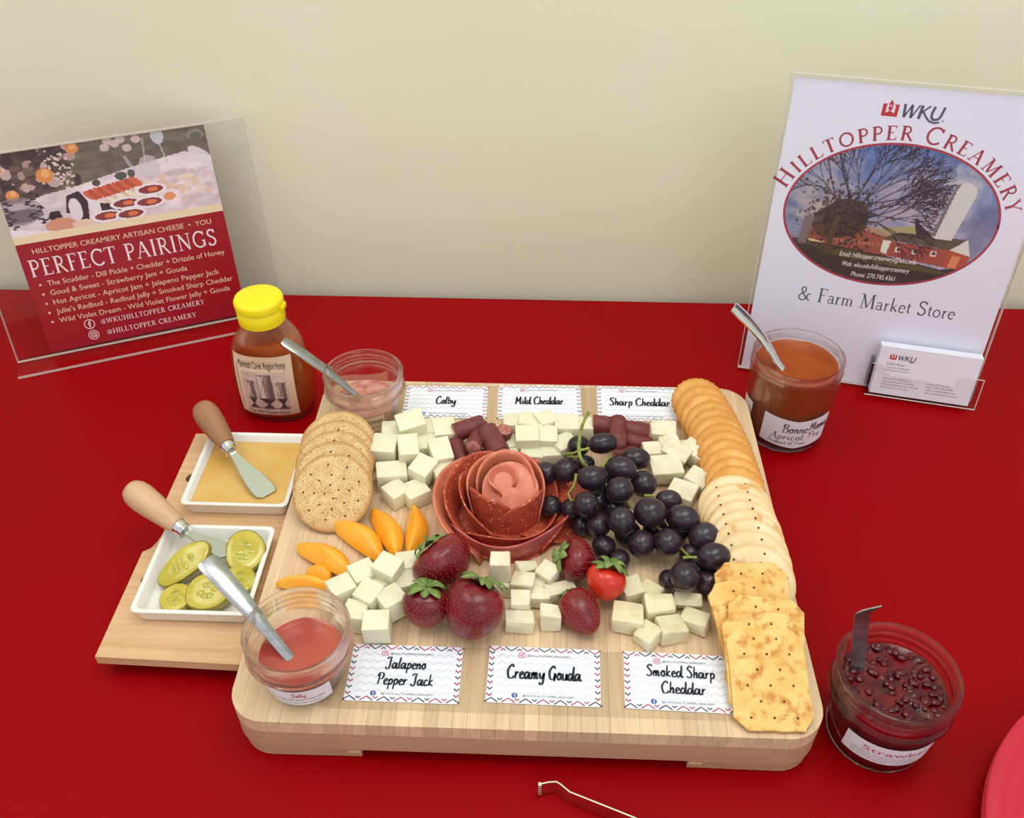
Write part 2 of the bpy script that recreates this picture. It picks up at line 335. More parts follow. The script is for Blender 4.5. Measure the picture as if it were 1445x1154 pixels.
# ---- printed pictures: drawn here cell by cell and carried as mesh colours
class Pic:
    def __init__(s, w, h, bg):
        s.w, s.h = w, h; s.a = np.zeros((h, w, 3)); s.a[:] = bg; s.Y, s.X = np.mgrid[0:h, 0:w]; s.X = (s.X + .5) / w; s.Y = 1 - (s.Y + .5) / h
    def put(s, m, c, k=1.0): s.a[m] = s.a[m] * (1 - k) + np.array(c) * k
    def ell(s, x, y, rx, ry, c, k=1.0, rot=0):
        dx = s.X - x; dy = (s.Y - y); a = dx * math.cos(rot) + dy * math.sin(rot); b = -dx * math.sin(rot) + dy * math.cos(rot)
        s.put((a / rx) ** 2 + (b / ry) ** 2 < 1, c, k)
    def poly(s, pts, c, k=1.0):
        ins = np.zeros(s.X.shape, bool); n = len(pts)
        for i in range(n):
            x1, y1 = pts[i]; x2, y2 = pts[(i + 1) % n]
            cond = ((y1 > s.Y) != (y2 > s.Y)) & (s.X < (x2 - x1) * (s.Y - y1) / ((y2 - y1) or 1e-9) + x1); ins ^= cond
        s.put(ins, c, k)
    def line(s, p, q, w, c, k=1.0, asp=1.0):
        px, py = p; dx, dy = (q[0] - px) * asp, q[1] - py; L2 = dx * dx + dy * dy or 1e-9
        t = np.clip(((s.X - px) * asp * dx + (s.Y - py) * dy) / L2, 0, 1)
        s.put(np.hypot((s.X - px) * asp - t * dx, s.Y - py - t * dy) < w, c, k)
    def noise(s, n, amt):
        for sc_ in (6, 14, 30):
            r = rng.rand(sc_, sc_) - .5; yi = s.Y * (sc_ - 1.001); xi = s.X * (sc_ - 1.001); y0 = yi.astype(int); x0 = xi.astype(int); fy = yi - y0; fx = xi - x0
            v = r[y0, x0] * (1 - fy) * (1 - fx) + r[y0 + 1, x0] * fy * (1 - fx) + r[y0, x0 + 1] * (1 - fy) * fx + r[y0 + 1, x0 + 1] * fy * fx
            s.a += (v * amt)[..., None]
    def build(s, name, m, parent, x0, x1, y0, y1, z, fn=None, keep=None):
        h, w = s.h, s.w; v = []; f = []
        for j in range(h + 1):
            for i in range(w + 1):
                q = (x0 + (x1 - x0) * i / w, y1 - (y1 - y0) * j / h, z); v.append(fn(*q) if fn else q)
        fc = []
        for j in range(h):
            for i in range(w):
                if keep and not keep((i + .5) / w, 1 - (j + .5) / h): continue
                f.append((j * (w + 1) + i, (j + 1) * (w + 1) + i, (j + 1) * (w + 1) + i + 1, j * (w + 1) + i + 1)); fc.append(s.a[j, i])
        o = obj(name, v, f, m, parent); me = o.data
        at_ = me.color_attributes.new('ink', 'FLOAT_COLOR', 'CORNER')
        c = np.clip(np.array(fc), 0, 255) / 255; c = np.where(c <= .04045, c / 12.92, ((c + .055) / 1.055) ** 2.4)
        c = np.repeat(np.c_[c, np.ones(len(c))], 4, axis=0); at_.data.foreach_set('color', c.ravel()); return o

# ------------------------------------------------------------------ materials
M = {}
M['wall'] = mat('wall_paint', (238, 241, 212), 0.75, 0.3, c2=(235, 238, 207), nscale=0.05, bump=0.25, bscale=0.5)
M['floor'] = mat('floor_vinyl', (150, 140, 125), 0.6, c2=(138, 128, 115), nscale=0.1)
M['cloth'] = mat('red_plastic_cloth', (150, 0, 8), 0.42, 0.08, c2=(145, 0, 7), nscale=0.04, bump=0.10, bscale=0.35)
M['metal_leg'] = mat('grey_metal', (90, 90, 92), 0.4, metal=1)
M['tabletop'] = mat('table_laminate', (205, 200, 190), 0.5)
M['bamboo'] = mat('bamboo', (226, 198, 162), 0.48, 0.35, c2=(208, 177, 138), nscale=1.6, stretch=(2.2, .07, .6), contrast=(.3, .75), rnd=0.12, c3=(196, 158, 114), n3=3.0, k3=(.6, .8))
M['bamboo_side_shaded'] = mat('bamboo_side_shaded', (198, 158, 130), 0.5, 0.35, c2=(188, 148, 114), nscale=1.2, stretch=(.09, .3, 2.2), contrast=(.3, .75))  # bamboo with the side's shade and red cloth bounce worked into its colour
M['bamboo_tray'] = mat('bamboo_tray', (222, 184, 142), 0.5, 0.35, c2=(204, 162, 118), nscale=1.2, stretch=(.09, 1.9, 1.2), contrast=(.3, .72), c3=(200, 158, 116), n3=1.6, k3=(.58, .8))
M['porcelain'] = mat('white_porcelain', (238, 236, 230), 0.12, 0.5, coat=0.3)
M['film'] = clearmat('clear_film', (0.945, 0.94, 0.935, 1), 0.9, 0.2)
M['card'] = mat('white_card', (240, 242, 250), 0.4, 0.4)
M['paper'] = mat('white_paper', (236, 236, 248), 0.35, 0.4)
M['navy'] = mat('navy_ink', (38, 42, 58), 0.6); M['crimson'] = mat('crimson_ink', (176, 40, 62), 0.6)
M['pale_ink'] = mat('pale_grey_ink', (216, 222, 236), 0.5); M['fb_ink'] = mat('blue_ink', (45, 85, 175), 0.5)
M['ig_ink'] = mat('pink_ink', (214, 60, 130), 0.5); M['grey_ink'] = mat('grey_ink', (92, 96, 106), 0.5)
M['black_ink'] = mat('black_ink', (32, 28, 32), 0.5); M['rose_ink'] = mat('faded_rose_ink', (196, 100, 110), 0.5)
M['wku_red'] = mat('logo_red_ink', (196, 52, 62), 0.5); M['arch_red'] = mat('poster_red_ink', (172, 64, 78), 0.5)
M['flyer_red'] = mat('flyer_red_print', (160, 16, 34), 0.4, 0.4); M['cream_print'] = mat('cream_print', (238, 218, 178), 0.4)
M['gold_print'] = mat('pale_gold_print', (236, 206, 176), 0.5); M['white_print'] = mat('white_print', (246, 232, 232), 0.5)
M['print'] = mat('printed_picture', (255, 255, 255), 0.4, 0.4, attr='ink')
M['acrylic'] = clearmat('clear_acrylic', (0.992, 0.992, 0.993, 1), 0.35, 0.04)
M['acrylic_edge'] = mat('acrylic_edge', (232, 222, 212), 0.2, 0.5, alpha=0.6)
M['glass'] = glassmat('jar_glass', (0.985, 0.975, 0.97, 1), 0.0, 0.35, bump=0.3)
M['glass_clean'] = glassmat('clean_jar_glass', (0.97, 0.96, 0.95, 1), 0.0, 0.5)
M['pet'] = glassmat('bottle_plastic', (0.97, 0.93, 0.9, 1), 0.02, 0.7)
M['yellow_cap'] = mat('yellow_cap', (250, 226, 24), 0.38, 0.5, sss=.1, ssc=(1, .8, .2))
M['honey'] = mat('bottle_honey', (184, 94, 36), 0.12, 0.5, sss=.6, ssc=(1, .45, .08), ssr=1.0, c2=(160, 74, 24), nscale=.25)
M['honey_pool'] = mat('honey_pool', (224, 184, 112), 0.08, 0.5, sss=.3, ssc=(1, .7, .25), c2=(214, 168, 88), nscale=.3)
M['pink_jelly'] = mat('pink_jelly', (190, 84, 62), 0.1, 0.5, sss=.4, ssc=(1, .3, .2), ssr=.6, c2=(168, 64, 52), nscale=.3, coat=.5)
M['violet_jelly'] = mat('violet_jelly', (210, 158, 134), 0.25, 0.5, sss=.3, c2=(178, 90, 92), nscale=1.2, bump=.8, bscale=1.5)
M['apricot_jam'] = mat('apricot_jam', (170, 84, 38), 0.12, 0.5, sss=.5, ssc=(1, .4, .08), ssr=.8, c2=(152, 68, 26), nscale=.35, coat=.4)
M['straw_jam'] = mat('strawberry_jam', (112, 2, 16), 0.12, 0.5, c2=(64, 1, 10), nscale=.9, bump=.9, bscale=1.6, coat=.0)
M['straw_lump'] = mat('strawberry_lump', (92, 2, 16), 0.06, 0.5, c2=(60, 2, 20), nscale=1.5, bump=.6, bscale=3)
M['steel'] = mat('brushed_steel', (176, 177, 180), 0.24, metal=1.0, c2=(156, 157, 160), nscale=1.0, stretch=(.4, 2, 2))
M['blade'] = mat('blade_steel', (186, 190, 182), 0.26, metal=0.9)
M['chrome'] = mat('chrome', (225, 225, 225), 0.12, metal=1.0)
M['pale_wood'] = mat('pale_wood', (216, 180, 142), 0.5, c2=(196, 156, 116), nscale=1.6, stretch=(1, 1, .12), contrast=(.3, .7), detail=6)
M['brown_wood'] = mat('brown_wood', (172, 124, 88), 0.5, c2=(142, 98, 66), nscale=1.1, stretch=(1, 1, .15), contrast=(.3, .7), detail=6)
M['cheese'] = mat('white_cheese', (234, 232, 204), 0.42, 0.4, sss=.35, ssc=(1, .85, .5), ssr=.35, c2=(228, 224, 192), nscale=.7, bump=.35, bscale=1.6, rnd=.02)
M['gouda'] = mat('cream_cheese', (234, 228, 204), 0.42, 0.4, sss=.35, ssc=(1, .85, .5), ssr=.35, c2=(224, 212, 178), nscale=.9, bump=.6, bscale=2.0, rnd=.02)
M['smoked'] = mat('smoked_cheese', (230, 222, 188), 0.45, 0.4, sss=.35, ssc=(1, .85, .5), ssr=.35, c2=(218, 204, 164), nscale=.9, bump=.8, bscale=2.2, rnd=.03)
M['sausage'] = mat('sausage_casing', (122, 60, 56), 0.5, 0.45, c2=(108, 44, 46), nscale=1.0, bump=.3, bscale=2.5)
M['sausage_cut'] = mat('sausage_cut_face', (188, 122, 114), 0.5, c2=(158, 90, 84), nscale=3, vor=(3.5, .1, .25, (208, 158, 148)))
M['salami'] = mat('salami', (190, 84, 58), 0.38, 0.45, sss=.15, c2=(170, 68, 50), nscale=1.0, vor=(2.3, .14, .26, (226, 160, 132)), c3=(206, 112, 82), n3=2.6, k3=(.55, .75), bump=.15)
M['ham'] = mat('cooked_ham', (224, 138, 108), 0.35, 0.45, sss=.2, c2=(210, 120, 92), nscale=.5, c3=(230, 158, 132), n3=1.5, k3=(.55, .8))
M['pink_ham'] = mat('pink_ham', (196, 96, 96), 0.35, 0.45, sss=.2, c2=(178, 78, 84), nscale=.5, c3=(216, 130, 116), n3=.9, k3=(.5, .7))
M['grape'] = mat('black_grape', (38, 26, 36), 0.24, 0.55, c2=(62, 52, 60), nscale=.35, contrast=(.4, .8), rnd=.12, c3=(58, 30, 36), n3=.5, k3=(.6, .8))
M['stem'] = mat('green_stem', (146, 158, 72), 0.5, c2=(118, 120, 52), nscale=1.5)
M['berry'] = mat('strawberry_flesh', (128, 16, 28), 0.3, 0.5, sss=.15, ssc=(1, .2, .1), c2=(104, 10, 24), nscale=.5, rnd=.05, bump=.4, bscale=3.5, coat=.2)
M['berry_light'] = mat('bright_strawberry_flesh', (222, 60, 28), 0.28, 0.5, sss=.2, ssc=(1, .3, .1), c2=(204, 36, 22), nscale=.4, bump=.4, bscale=3.5, coat=.3)
M['seed'] = mat('strawberry_seed', (176, 84, 58), 0.3)
M['calyx'] = mat('strawberry_leaf', (128, 150, 78), 0.5, c2=(100, 126, 58), nscale=1.0, rnd=.15)
M['apricot'] = mat('apricot_flesh', (252, 184, 58), 0.28, 0.45, sss=.4, ssc=(1, .6, .15), ssr=.4, c2=(250, 164, 36), nscale=.5, coat=.15)
M['apricot_rind'] = mat('apricot_rind', (252, 196, 92), 0.35, 0.45, sss=.3, ssc=(1, .6, .15), c2=(244, 158, 34), nscale=.6)
M['pickle'] = mat('pickle_flesh', (206, 190, 80), 0.15, 0.5, sss=.4, ssc=(.8, 1, .2), ssr=.4, c2=(190, 174, 52), nscale=.6, coat=.3, c3=(212, 206, 116), n3=.9, k3=(.5, .7))
M['pickle_skin'] = mat('pickle_skin', (156, 142, 52), 0.2, 0.5, c2=(134, 124, 42), nscale=.8, coat=.4)
M['pickle_core'] = mat('pickle_core', (200, 184, 56), 0.12, 0.5, sss=.4, c2=(186, 172, 46), nscale=1.3, coat=.5)
M['wheat'] = mat('wheat_cracker', (224, 194, 144), 0.75, 0.2, c2=(208, 172, 118), nscale=1.2, c3=(166, 118, 72), n3=7.0, k3=(.56, .66), bump=.5, bscale=3, rnd=.03, edge=(2.75, 3.12, (184, 132, 78)))
M['butter'] = mat('butter_cracker', (230, 174, 98), 0.7, 0.25, c2=(214, 152, 76), nscale=.7, bump=.35, bscale=2.5, rnd=.05, c3=(238, 190, 118), n3=.5, k3=(.5, .75), edge=(1.85, 2.3, (206, 138, 66)))
M['water'] = mat('water_cracker', (242, 222, 182), 0.75, 0.2, c2=(232, 204, 156), nscale=.5, c3=(218, 172, 112), n3=.55, k3=(.57, .66), bump=.3, bscale=2, rnd=.02, edge=(2.5, 2.8, (222, 184, 130)))
M['club'] = mat('square_cracker', (240, 202, 128), 0.65, 0.3, c2=(226, 176, 96), nscale=.55, c3=(200, 138, 66), n3=1.5, k3=(.5, .68), bump=.9, bscale=1.5, rnd=.03)
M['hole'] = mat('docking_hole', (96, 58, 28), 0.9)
M['plate'] = mat('red_plastic_plate', (198, 30, 58), 0.35, 0.5, sss=.1)
M['red_reflection_metal'] = mat('tong_steel_red_reflection', (160, 60, 66), 0.3, metal=0.85)  # unused; steel with the red cloth's reflection put into its colour

# ------------------------------------------------------------------ the setting
def struct(o): o['kind'] = 'structure'; return o
struct(G().box(-420, 460, 58, 70, -75, 190).build('wall_back', M['wall']))
struct(G().box(-420, 460, -300, 58, -85, -75).build('floor', M['floor']))
struct(G().box(-420, 460, 57.02, 57.98, -75, -65).build('baseboard_back', M['wall']))

tb = thing('folding_table', 'long folding table hidden under the red cloth', 'table', (22, 18, -75))
G().prism(rrect(-91, 91, -37.2, 37.2, 3), 72, 74.7).build('tabletop', M['tabletop'], tb, smooth=30)
for sx in (-1, 1):
    for sy in (-1, 1):
        G().tube([(sx * 78, sy * 30, 0), (sx * 74, sy * 30, 72)], 1.4, 12).build('leg', M['metal_leg'], tb, smooth=40)
# cloth: flat on the table, falling over all four edges
def cloth_mesh():
    xs = list(np.linspace(-70, 114, 93)); ys = list(np.linspace(-19.6, 55.6, 39)); g = G()
    nx, ny = len(xs), len(ys)
    g.add([(x, y, 0.0 - 0.05 * (0.5 + 0.5 * math.sin(x * .11 + y * .05) * math.sin(y * .09 - 1))) for y in ys for x in xs],
          [(j * nx + i, j * nx + i + 1, (j + 1) * nx + i + 1, (j + 1) * nx + i) for j in range(ny - 1) for i in range(nx - 1)])
    rim = [(x, ys[0], 0, -1) for x in xs] + [(xs[-1], y, 1, 0) for y in ys] + [(x, ys[-1], 0, 1) for x in xs[::-1]] + [(xs[0], y, -1, 0) for y in ys[::-1]]
    rings = []
    for dz, dn in ((0, 0), (-.25, .12), (-1, .2), (-12, .5), (-30, .9)):
        rings.append([(x + nx_ * dn * (1 + .5 * math.sin(x * .6 + y * .5) * (dz < -5)), min(57.0, y + ny_ * dn), dz) for x, y, nx_, ny_ in rim])
    return g.loops(rings, True, False, False)
tag(cloth_mesh().build('tablecloth', M['cloth'], smooth=40), 'smooth glossy red cloth covering the table', 'tablecloth')

# ------------------------------------------------------------------ bamboo serving board
BW, BD, BT = 38.0, 35.1, 4.1
board = thing('serving_board', 'large thick bamboo serving board with rounded corners under all the food', 'board', (0, 0, 0.02))
RC = 2.5
def ylim(x):
    d = max(0, RC - min(x, BW - x)); c = RC - math.sqrt(max(0, RC * RC - d * d)); return c, BD - c
N_ = 42
for i in range(N_):
    a, b = i * BW / N_ + .006, (i + 1) * BW / N_ - .006; n = 9 if (b < 3.5 or a > BW - 3.5) else 1
    xs = [a + (b - a) * k / n for k in range(n + 1)]
    G().prism([(x, ylim(x)[0]) for x in xs] + [(x, ylim(x)[1]) for x in xs[::-1]], 2.95, BT).build('bamboo_strip', M['bamboo'], board, smooth=25)
G().prism(rrect(0.02, BW - .02, 0.02, BD - .02, RC, 10), 1.15, 2.94).build('middle_layer', M['bamboo_side_shaded'], board, smooth=25)
for sx in (0, 1):
    for sy in (0, 1):
        L_, D_ = 8.4, 5.0; q = [(L_, .25)] + [(L_, D_)] + [(.25, D_)] + [(x, y) for x, y in ell(RC, RC, RC - .2, RC - .2, 180, 270, 8)]
        q = [(BW - x if sx else x, BD - y if sy else y) for x, y in q]
        G().prism(q, 0, 1.14).build('foot', M['bamboo_side_shaded'], board, smooth=25)
        G().box(*( (L_ - .9, L_ - .02) if not sx else (BW - L_ + .02, BW - L_ + .9)), *((.1, .24) if not sy else (BD - .24, BD - .1)), .62, .86).build('foot_notch', M['bamboo'], board)

tray = thing('dish_tray', 'thin bamboo side tray slid out of the board holding two white dishes', 'tray', (0, 0, 0))
poly = [(-11.05, 6.0), (-.1, 5.7), (-.1, 29.6), (-11.05, 29.7)]
cut = [(-11.05 + 1.0 * math.sin(PI * t) ** .45, 20.9 - 5.3 * t) for t in [k / 14 for k in range(15)]]
G().prism([(-11.05, 5.9), (-.1, 5.6), (-.1, 29.6), (-11.05, 29.6)] + cut, 1.25, 2.0).build('tray_top', M['bamboo_tray'], tray, smooth=30)
G().box(-10.2, -.12, 6.5, 14.6, .55, 1.24).build('lower_lip', M['bamboo_side_shaded'], tray)
G().box(-10.2, -.12, 22, 29, .55, 1.24).build('lower_lip', M['bamboo_side_shaded'], tray)
for x in (-9.4, -1.6):
    for y in (7.5, 28):
        G().lathe([(.5, 0.01), (.5, .54)], 16, c=(x, y)).build('rubber_foot', M['black_ink'], tray, smooth=40)
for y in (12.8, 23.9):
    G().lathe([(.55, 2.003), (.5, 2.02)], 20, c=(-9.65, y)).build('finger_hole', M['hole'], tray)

def dish(label, x0, x1, y0, y1):
    d = thing('square_dish', label, 'dish', ((x0 + x1) / 2, (y0 + y1) / 2, 2.02), group='white dishes on the side tray')
    hx, hy = (x1 - x0) / 2, (y1 - y0) / 2; g = G(); H = 1.35
    def rr(ix, z): return [(x, y, z) for x, y in rrect(-hx + ix, hx - ix, -hy + ix, hy - ix, .55 if ix < .4 else .45, 6)]
    g.loops([rr(.55, 0), rr(.4, .05), rr(.1, H - .2), rr(.02, H - .05), rr(.06, H), rr(.3, H + .01), rr(.4, H - .06), rr(.62, .42), rr(.8, .3)])
    g.build('bowl', M['porcelain'], d, smooth=45); return d
dish('white square dish holding pickle slices at the front of the side tray', -9.4, -.75, 8.75, 17.4)
dish('white square dish holding amber honey at the back of the side tray', -9.15, -.4, 19.5, 28.4)
hp = G().loops([[(x, y, 0) for x, y in rrect(-3.55, 3.55, -3.6, 3.6, .4)], [(x, y, .38) for x, y in rrect(-3.85, 3.85, -3.9, 3.9, .4)]]).build('honey_pool', M['honey_pool'], smooth=30)
hp['kind'] = 'stuff'; place(hp, (-4.78, 23.95, 2.34)); tag(hp, 'pool of amber honey in the rear white dish', 'honey')

# pickle slices
def pickle(label, px, py, z, rx, ry, rz, tilt):
    p = at(px, py, z); t = thing('pickle_slice', label, 'pickle', p, (tilt[0], tilt[1], rz), 'pickle slices in the front dish')
    th = .42; prof = [(rx, ry)]
    def ring(k, z_): return [(rx * k * (1 + .06 * math.sin(3 * a + rx * 5)) * math.cos(a), ry * k * math.sin(a), z_) for a in [2 * PI * i / 32 for i in range(32)]]
    G().loops([ring(.95, -th), ring(1, -th * .8), ring(1, th * .75), ring(.94, th)], True, True, False).build('skin', M['pickle_skin'], t, smooth=60)
    G().loops([ring(.94, th), ring(.9, th + .04), ring(.6, th + .05)], True, False, True).build('flesh', M['pickle'], t, smooth=60)
    c = G()
    for i in range(6):
        a = 2 * PI * i / 6 + .4 * math.sin(i * 2.3); c.add(*(lambda g: (g.v, g.f))(G().lathe([(.02, th + .02), (.3, th + .045), (.2, th + .075), (.01, th + .085)], 12, 1.1, .8, c=(rx * .3 * math.cos(a), ry * .3 * math.sin(a)))))
    c.build('seed_core', M['pickle_core'], t, smooth=90)
pickle('long tilted pickle slice at the left, leaning on the spreader blade', 262, 797, 3.35, 1.15, 2.3, -.75, (.35, .25))
pickle('round pickle slice at the back right corner of the front dish', 346, 780, 3.25, 1.5, 1.75, .1, (.35, .15))
pickle('small pickle slice at the front left of the dish, lowest in the pile', 250, 847, 2.85, 1.2, 1.25, .2, (.1, -.1))
pickle('large pickle slice in the middle front of the dish, beneath the spoon handle', 296, 836, 3.3, 1.75, 1.45, .2, (.3, -.1))
pickle('dark rimmed pickle slice at the right wall of the dish, mostly covered by the others', 340, 820, 2.85, 1.1, 1.3, .5, (.1, .2))

# spreader knives
def spreader(label, wood, A, B, C_, wid, bend=0):
    A, B, C_ = (Vector([float(q) for q in v]) for v in (A, B, C_))
    t = thing('cheese_spreader', label, 'knife', A, group='wooden handled cheese spreaders'); d = (B - A); L = d.length
    t.rotation_euler = d.to_track_quat('Z', 'Y').to_euler(); R = t.rotation_euler.to_matrix()
    pr = [(.02, -.02), (.45, .05), (.85, .3), (1.06, .8), (1.12, 1.5), (1.05, 2.6), (.92, 3.8), (.76, L - .5), (.66, L - .05)]
    G().lathe(pr, 32, 1, 1).build('handle', wood, t, smooth=60)
    G().lathe([(.60, L - .06), (.62, L + .05), (.60, L + .35), (.55, L + .5), (.58, L + .6), (.58, L + .85), (.3, L + .9)], 28).build('ferrule', M['chrome'], t, smooth=40)
    # blade: in local frame, heading to C_
    c = R.inverted() @ (C_ - A); up = R.inverted() @ Vector((0, 0, 1)); b0 = Vector((0, 0, L + .8)); dd = (c - b0); bl = dd.length; dd.normalize()
    side = dd.cross(up).normalized(); nn = side.cross(dd)
    def P(s, w, n): return tuple(b0 + dd * s + side * w + nn * n)
    rings = []
    for s, wl, wr in ((0, -.28, .28), (.5, -.34, .34), (bl * .35, -.6, .55), (bl * .6, -.95, .7), (bl * .82, -1.15, .78), (bl * .94, -1.15, .7), (bl, -.95, .3)):
        k = wid; rings.append([P(s, wl * k, -.06), P(s, wr * k, -.06), P(s, wr * k * .9, .06), P(s, wl * k * .9, .06)])
    G().loops(rings).build('blade', M['blade'], t, smooth=30)
spreader('cheese spreader with a dark brown wooden handle resting in the honey dish', M['brown_wood'], at(283, 572, 5.6), at(321, 628, 4.6), at(375, 700, 2.85), 1.0)
spreader('cheese spreader with a pale wooden handle lying across the pickle dish', M['pale_wood'], at(182, 688, 5.6), at(252, 742, 4.7), at(322, 782, 3.6), .85)

# ------------------------------------------------------------------ jars
def mason(name, label, x, y, z, H=4.8, R=3.45, base=2.45, grp=None, n=64, m=None):
    j = thing(name, label, 'jar', (x, y, z), group=grp); k = H / 4.8; q = R / 3.45
    o = [(base * .86, 0.0), (base * .97, .05), (base, .2), (base + .12, .5 * k), (base + (R - base) * .62, 2.9 * k), (base + (R - base) * .68, 3.05 * k), (3.38 * q, 3.12 * k), (3.45 * q, 3.25 * k), (3.38 * q, 3.38 * k),
         (3.2 * q, 3.46 * k), (3.18 * q, 3.6 * k), (3.34 * q, 3.72 * k), (3.34 * q, 3.82 * k), (3.2 * q, 3.95 * k), (3.18 * q, 4.08 * k), (3.32 * q, 4.2 * k), (3.2 * q, 4.36 * k), (3.22 * q, 4.5 * k), (3.38 * q, 4.6 * k), (3.4 * q, 4.72 * k), (3.3 * q, 4.8 * k),
         (3.1 * q, 4.79 * k), (3.02 * q, 4.65 * k), (2.95 * q, 3.6 * k), (2.93 * q, 3.3 * k), (base + (R - base) * .5 - .2, 2.8 * k), (base - .14, .7), (base - .3, .42), (base * .6, .34)]
    G().lathe(o, n).build('glass', m or M['glass'], j, smooth=60); return j
def inner_r(z, H, R, base):
    k = H / 4.8; xs = [.42, .7, 2.8 * k, 3.3 * k, 3.6 * k, 4.65 * k]; ys = [base - .3, base - .14, base + (R - base) * .5 - .2, 2.93 * R / 3.45, 2.95 * R / 3.45, 3.02 * R / 3.45]
    return float(np.interp(z, xs, ys)) - .015
def fill(name, label, m, x, y, z, top, H, R, base, bumpy=0.0, n=48):
    pr = [(base * .55, .36)] + [(inner_r(q, H, R, base), q) for q in np.linspace(.44, top, 8)]
    rt = pr[-1][0]; pr += [(rt - .1, top - .05), (rt * .8, top - .08), (rt * .5, top - .08), (rt * .2, top - .09)]
    g = G().lathe(pr, n)
    if bumpy: g.v = [(a, b, c + (bumpy * math.sin(a * 3.1 + 1) * math.cos(b * 2.7) + bumpy * .6 * math.sin(a * 6 + b * 5)) * (c > top - .12 and math.hypot(a, b) < rt - .15)) for a, b, c in g.v]
    o = g.build(name, m, smooth=50); place(o, (x, y, z)); tag(o, label, 'jam'); o['kind'] = 'stuff'; return o
def patch(parent, name, m, fn, x0, x1, y0, y1, z=0.03, rr=None, nx=24, ny=8):
    """label paper curved over a surface: fn(x, y, off) -> 3-D"""
    g = G(); pts = []
    for j in range(ny + 1):
        for i in range(nx + 1):
            x = x0 + (x1 - x0) * i / nx; y = y0 + (y1 - y0) * j / ny
            if rr: x, y = rr(x, y)
            pts.append(fn(x, y, z))
    g.add(pts, [(j * (nx + 1) + i, j * (nx + 1) + i + 1, (j + 1) * (nx + 1) + i + 1, (j + 1) * (nx + 1) + i) for j in range(ny) for i in range(nx)])
    return g.build(name, m, parent, smooth=180)
def conefn(rz, a0):
    """wrap flat (x, y) on a body of revolution; a0 = azimuth of x = 0"""
    def f(x, y, off):
        r = rz(y) + off; a = a0 + x / rz(y); return (r * math.cos(a), r * math.sin(a), y)
    return f

def spoon(name, label, A, B, w0, w1, m, thick=.16, arch=.25, prof=None, grp=None, roll=0.0):
    A = Vector([float(q) for q in A]); B = Vector([float(q) for q in B]); t = thing(name, label, 'spoon', A, group=grp)
    d = B - A; L = d.length; d.normalize(); side = d.cross(Vector((0, 0, 1))).normalized(); nn = side.cross(d)
    side, nn = side * math.cos(roll) + nn * math.sin(roll), nn * math.cos(roll) - side * math.sin(roll)
    prof = prof or [(0, .92), (.02, 1), (.3, 1), (.5, .82), (.7, .58), (.85, .42), (.95, .4), (1, .45)]
    rings = []
    for s, k in prof:
        w = w0 * k / 2 if True else w1; h = arch * math.sin(PI * min(1, s * 1.1)) ; r = []
        for i in range(7):
            q = -1 + 2 * i / 6; r.append(d * (s * L) + side * (w * q) + nn * (h + .22 * w * (1 - q * q)))
        for i in range(7):
            q = 1 - 2 * i / 6; r.append(d * (s * L) + side * (w * q * .97) + nn * (h - thick + .18 * w * (1 - q * q)))
        rings.append([tuple(v) for v in r])
    G().loops(rings).build('handle', m, t, smooth=50); return t

# pink jelly jar, front left corner of the board
PJ = (4.6, 3.6, 4.14)
j = mason('jelly_jar', 'open jar of pink jelly on the front left corner of the board', *PJ, grp='small ribbed jelly jars')
fill('pink_jelly', 'translucent pink jelly filling half of the front left jar', M['pink_jelly'], *PJ, 2.5, 4.8, 3.45, 2.45)
rz = lambda y: 2.45 + .12 + (1.0 * .62 - .12) * (y - .5) / 2.4
f = conefn(rz, math.radians(-82)); patch(j, 'label', M['card'], f, -2.6, 2.0, .35, 2.35)
g = G(); brush(g, 'Jelly', -.1, 1.55, .5, .13); g.map(lambda x, y, z: f(x, y, .05)).build('handwriting', M['rose_ink'], j)
g = G(); sans(g, 'CASEY JONES RED BUD, HOMEMADE', -2.3, 1.05, .2, 3.8); sans(g, 'product of kentucky jelly company', -2.2, .65, .2, 3.5); g.map(lambda x, y, z: f(x, y, .05)).build('lettering', M['grey_ink'], j)
# violet jelly jar, back left
VJ = (4.55, 30.1, 4.14)
j = mason('jelly_jar', 'nearly empty clear jelly jar at the back left of the board beside the honey bottle', *VJ, grp='small ribbed jelly jars')
fill('violet_jelly', 'thin layer of pale violet flower jelly in the back left jar', M['violet_jelly'], *VJ, 2.0, 4.8, 3.45, 2.45, .06)
f = conefn(rz, math.radians(-88)); patch(j, 'label', M['gold_print'], f, -3.4, 1.9, .3, 2.1)
g = G(); sans(g, 'VIOLET FLOWER', -1.6, 1.25, .42, 3.3, shear=.2); sans(g, 'made by casey jones   net 4 oz', -2.6, .7, .2, 4.2); g.map(lambda x, y, z: f(x, y, .05)).build('lettering', M['black_ink'], j)
# strawberry jar on the cloth
SJ = (42.4, 3.3, .02)
j = mason('jam_jar', 'open jar of dark strawberry jam on the red cloth right of the board', *SJ, H=6.9, R=3.9, base=3.1)
fill('strawberry_jam', 'dark red lumpy strawberry jam filling the jar on the right', M['straw_jam'], *SJ, 5.25, 6.9, 3.9, 3.1, .12)
fr = [o for o in bpy.data.objects if o.name == 'strawberry_jam'][0]
g = G()
for i in range(130):
    a = rng.rand() * 2 * PI; r = 3.15 * math.sqrt(rng.rand()); s = .12 + .2 * rng.rand()
    g.lathe([(s * .1, 5.1), (s * .8, 5.15), (s, 5.25), (s * .7, 5.2 + s * .45), (s * .1, 5.2 + s * .55)], 9, rng.uniform(.7, 1.6), rng.uniform(.7, 1.3), c=(r * math.cos(a), r * math.sin(a)))
o = g.build('fruit_lumps', M['straw_lump'], fr, smooth=90); o['kind'] = 'stuff'
rz2 = lambda y: 3.1 + .12 + (.8 * .62 - .12) * (y - .7) / 3.4
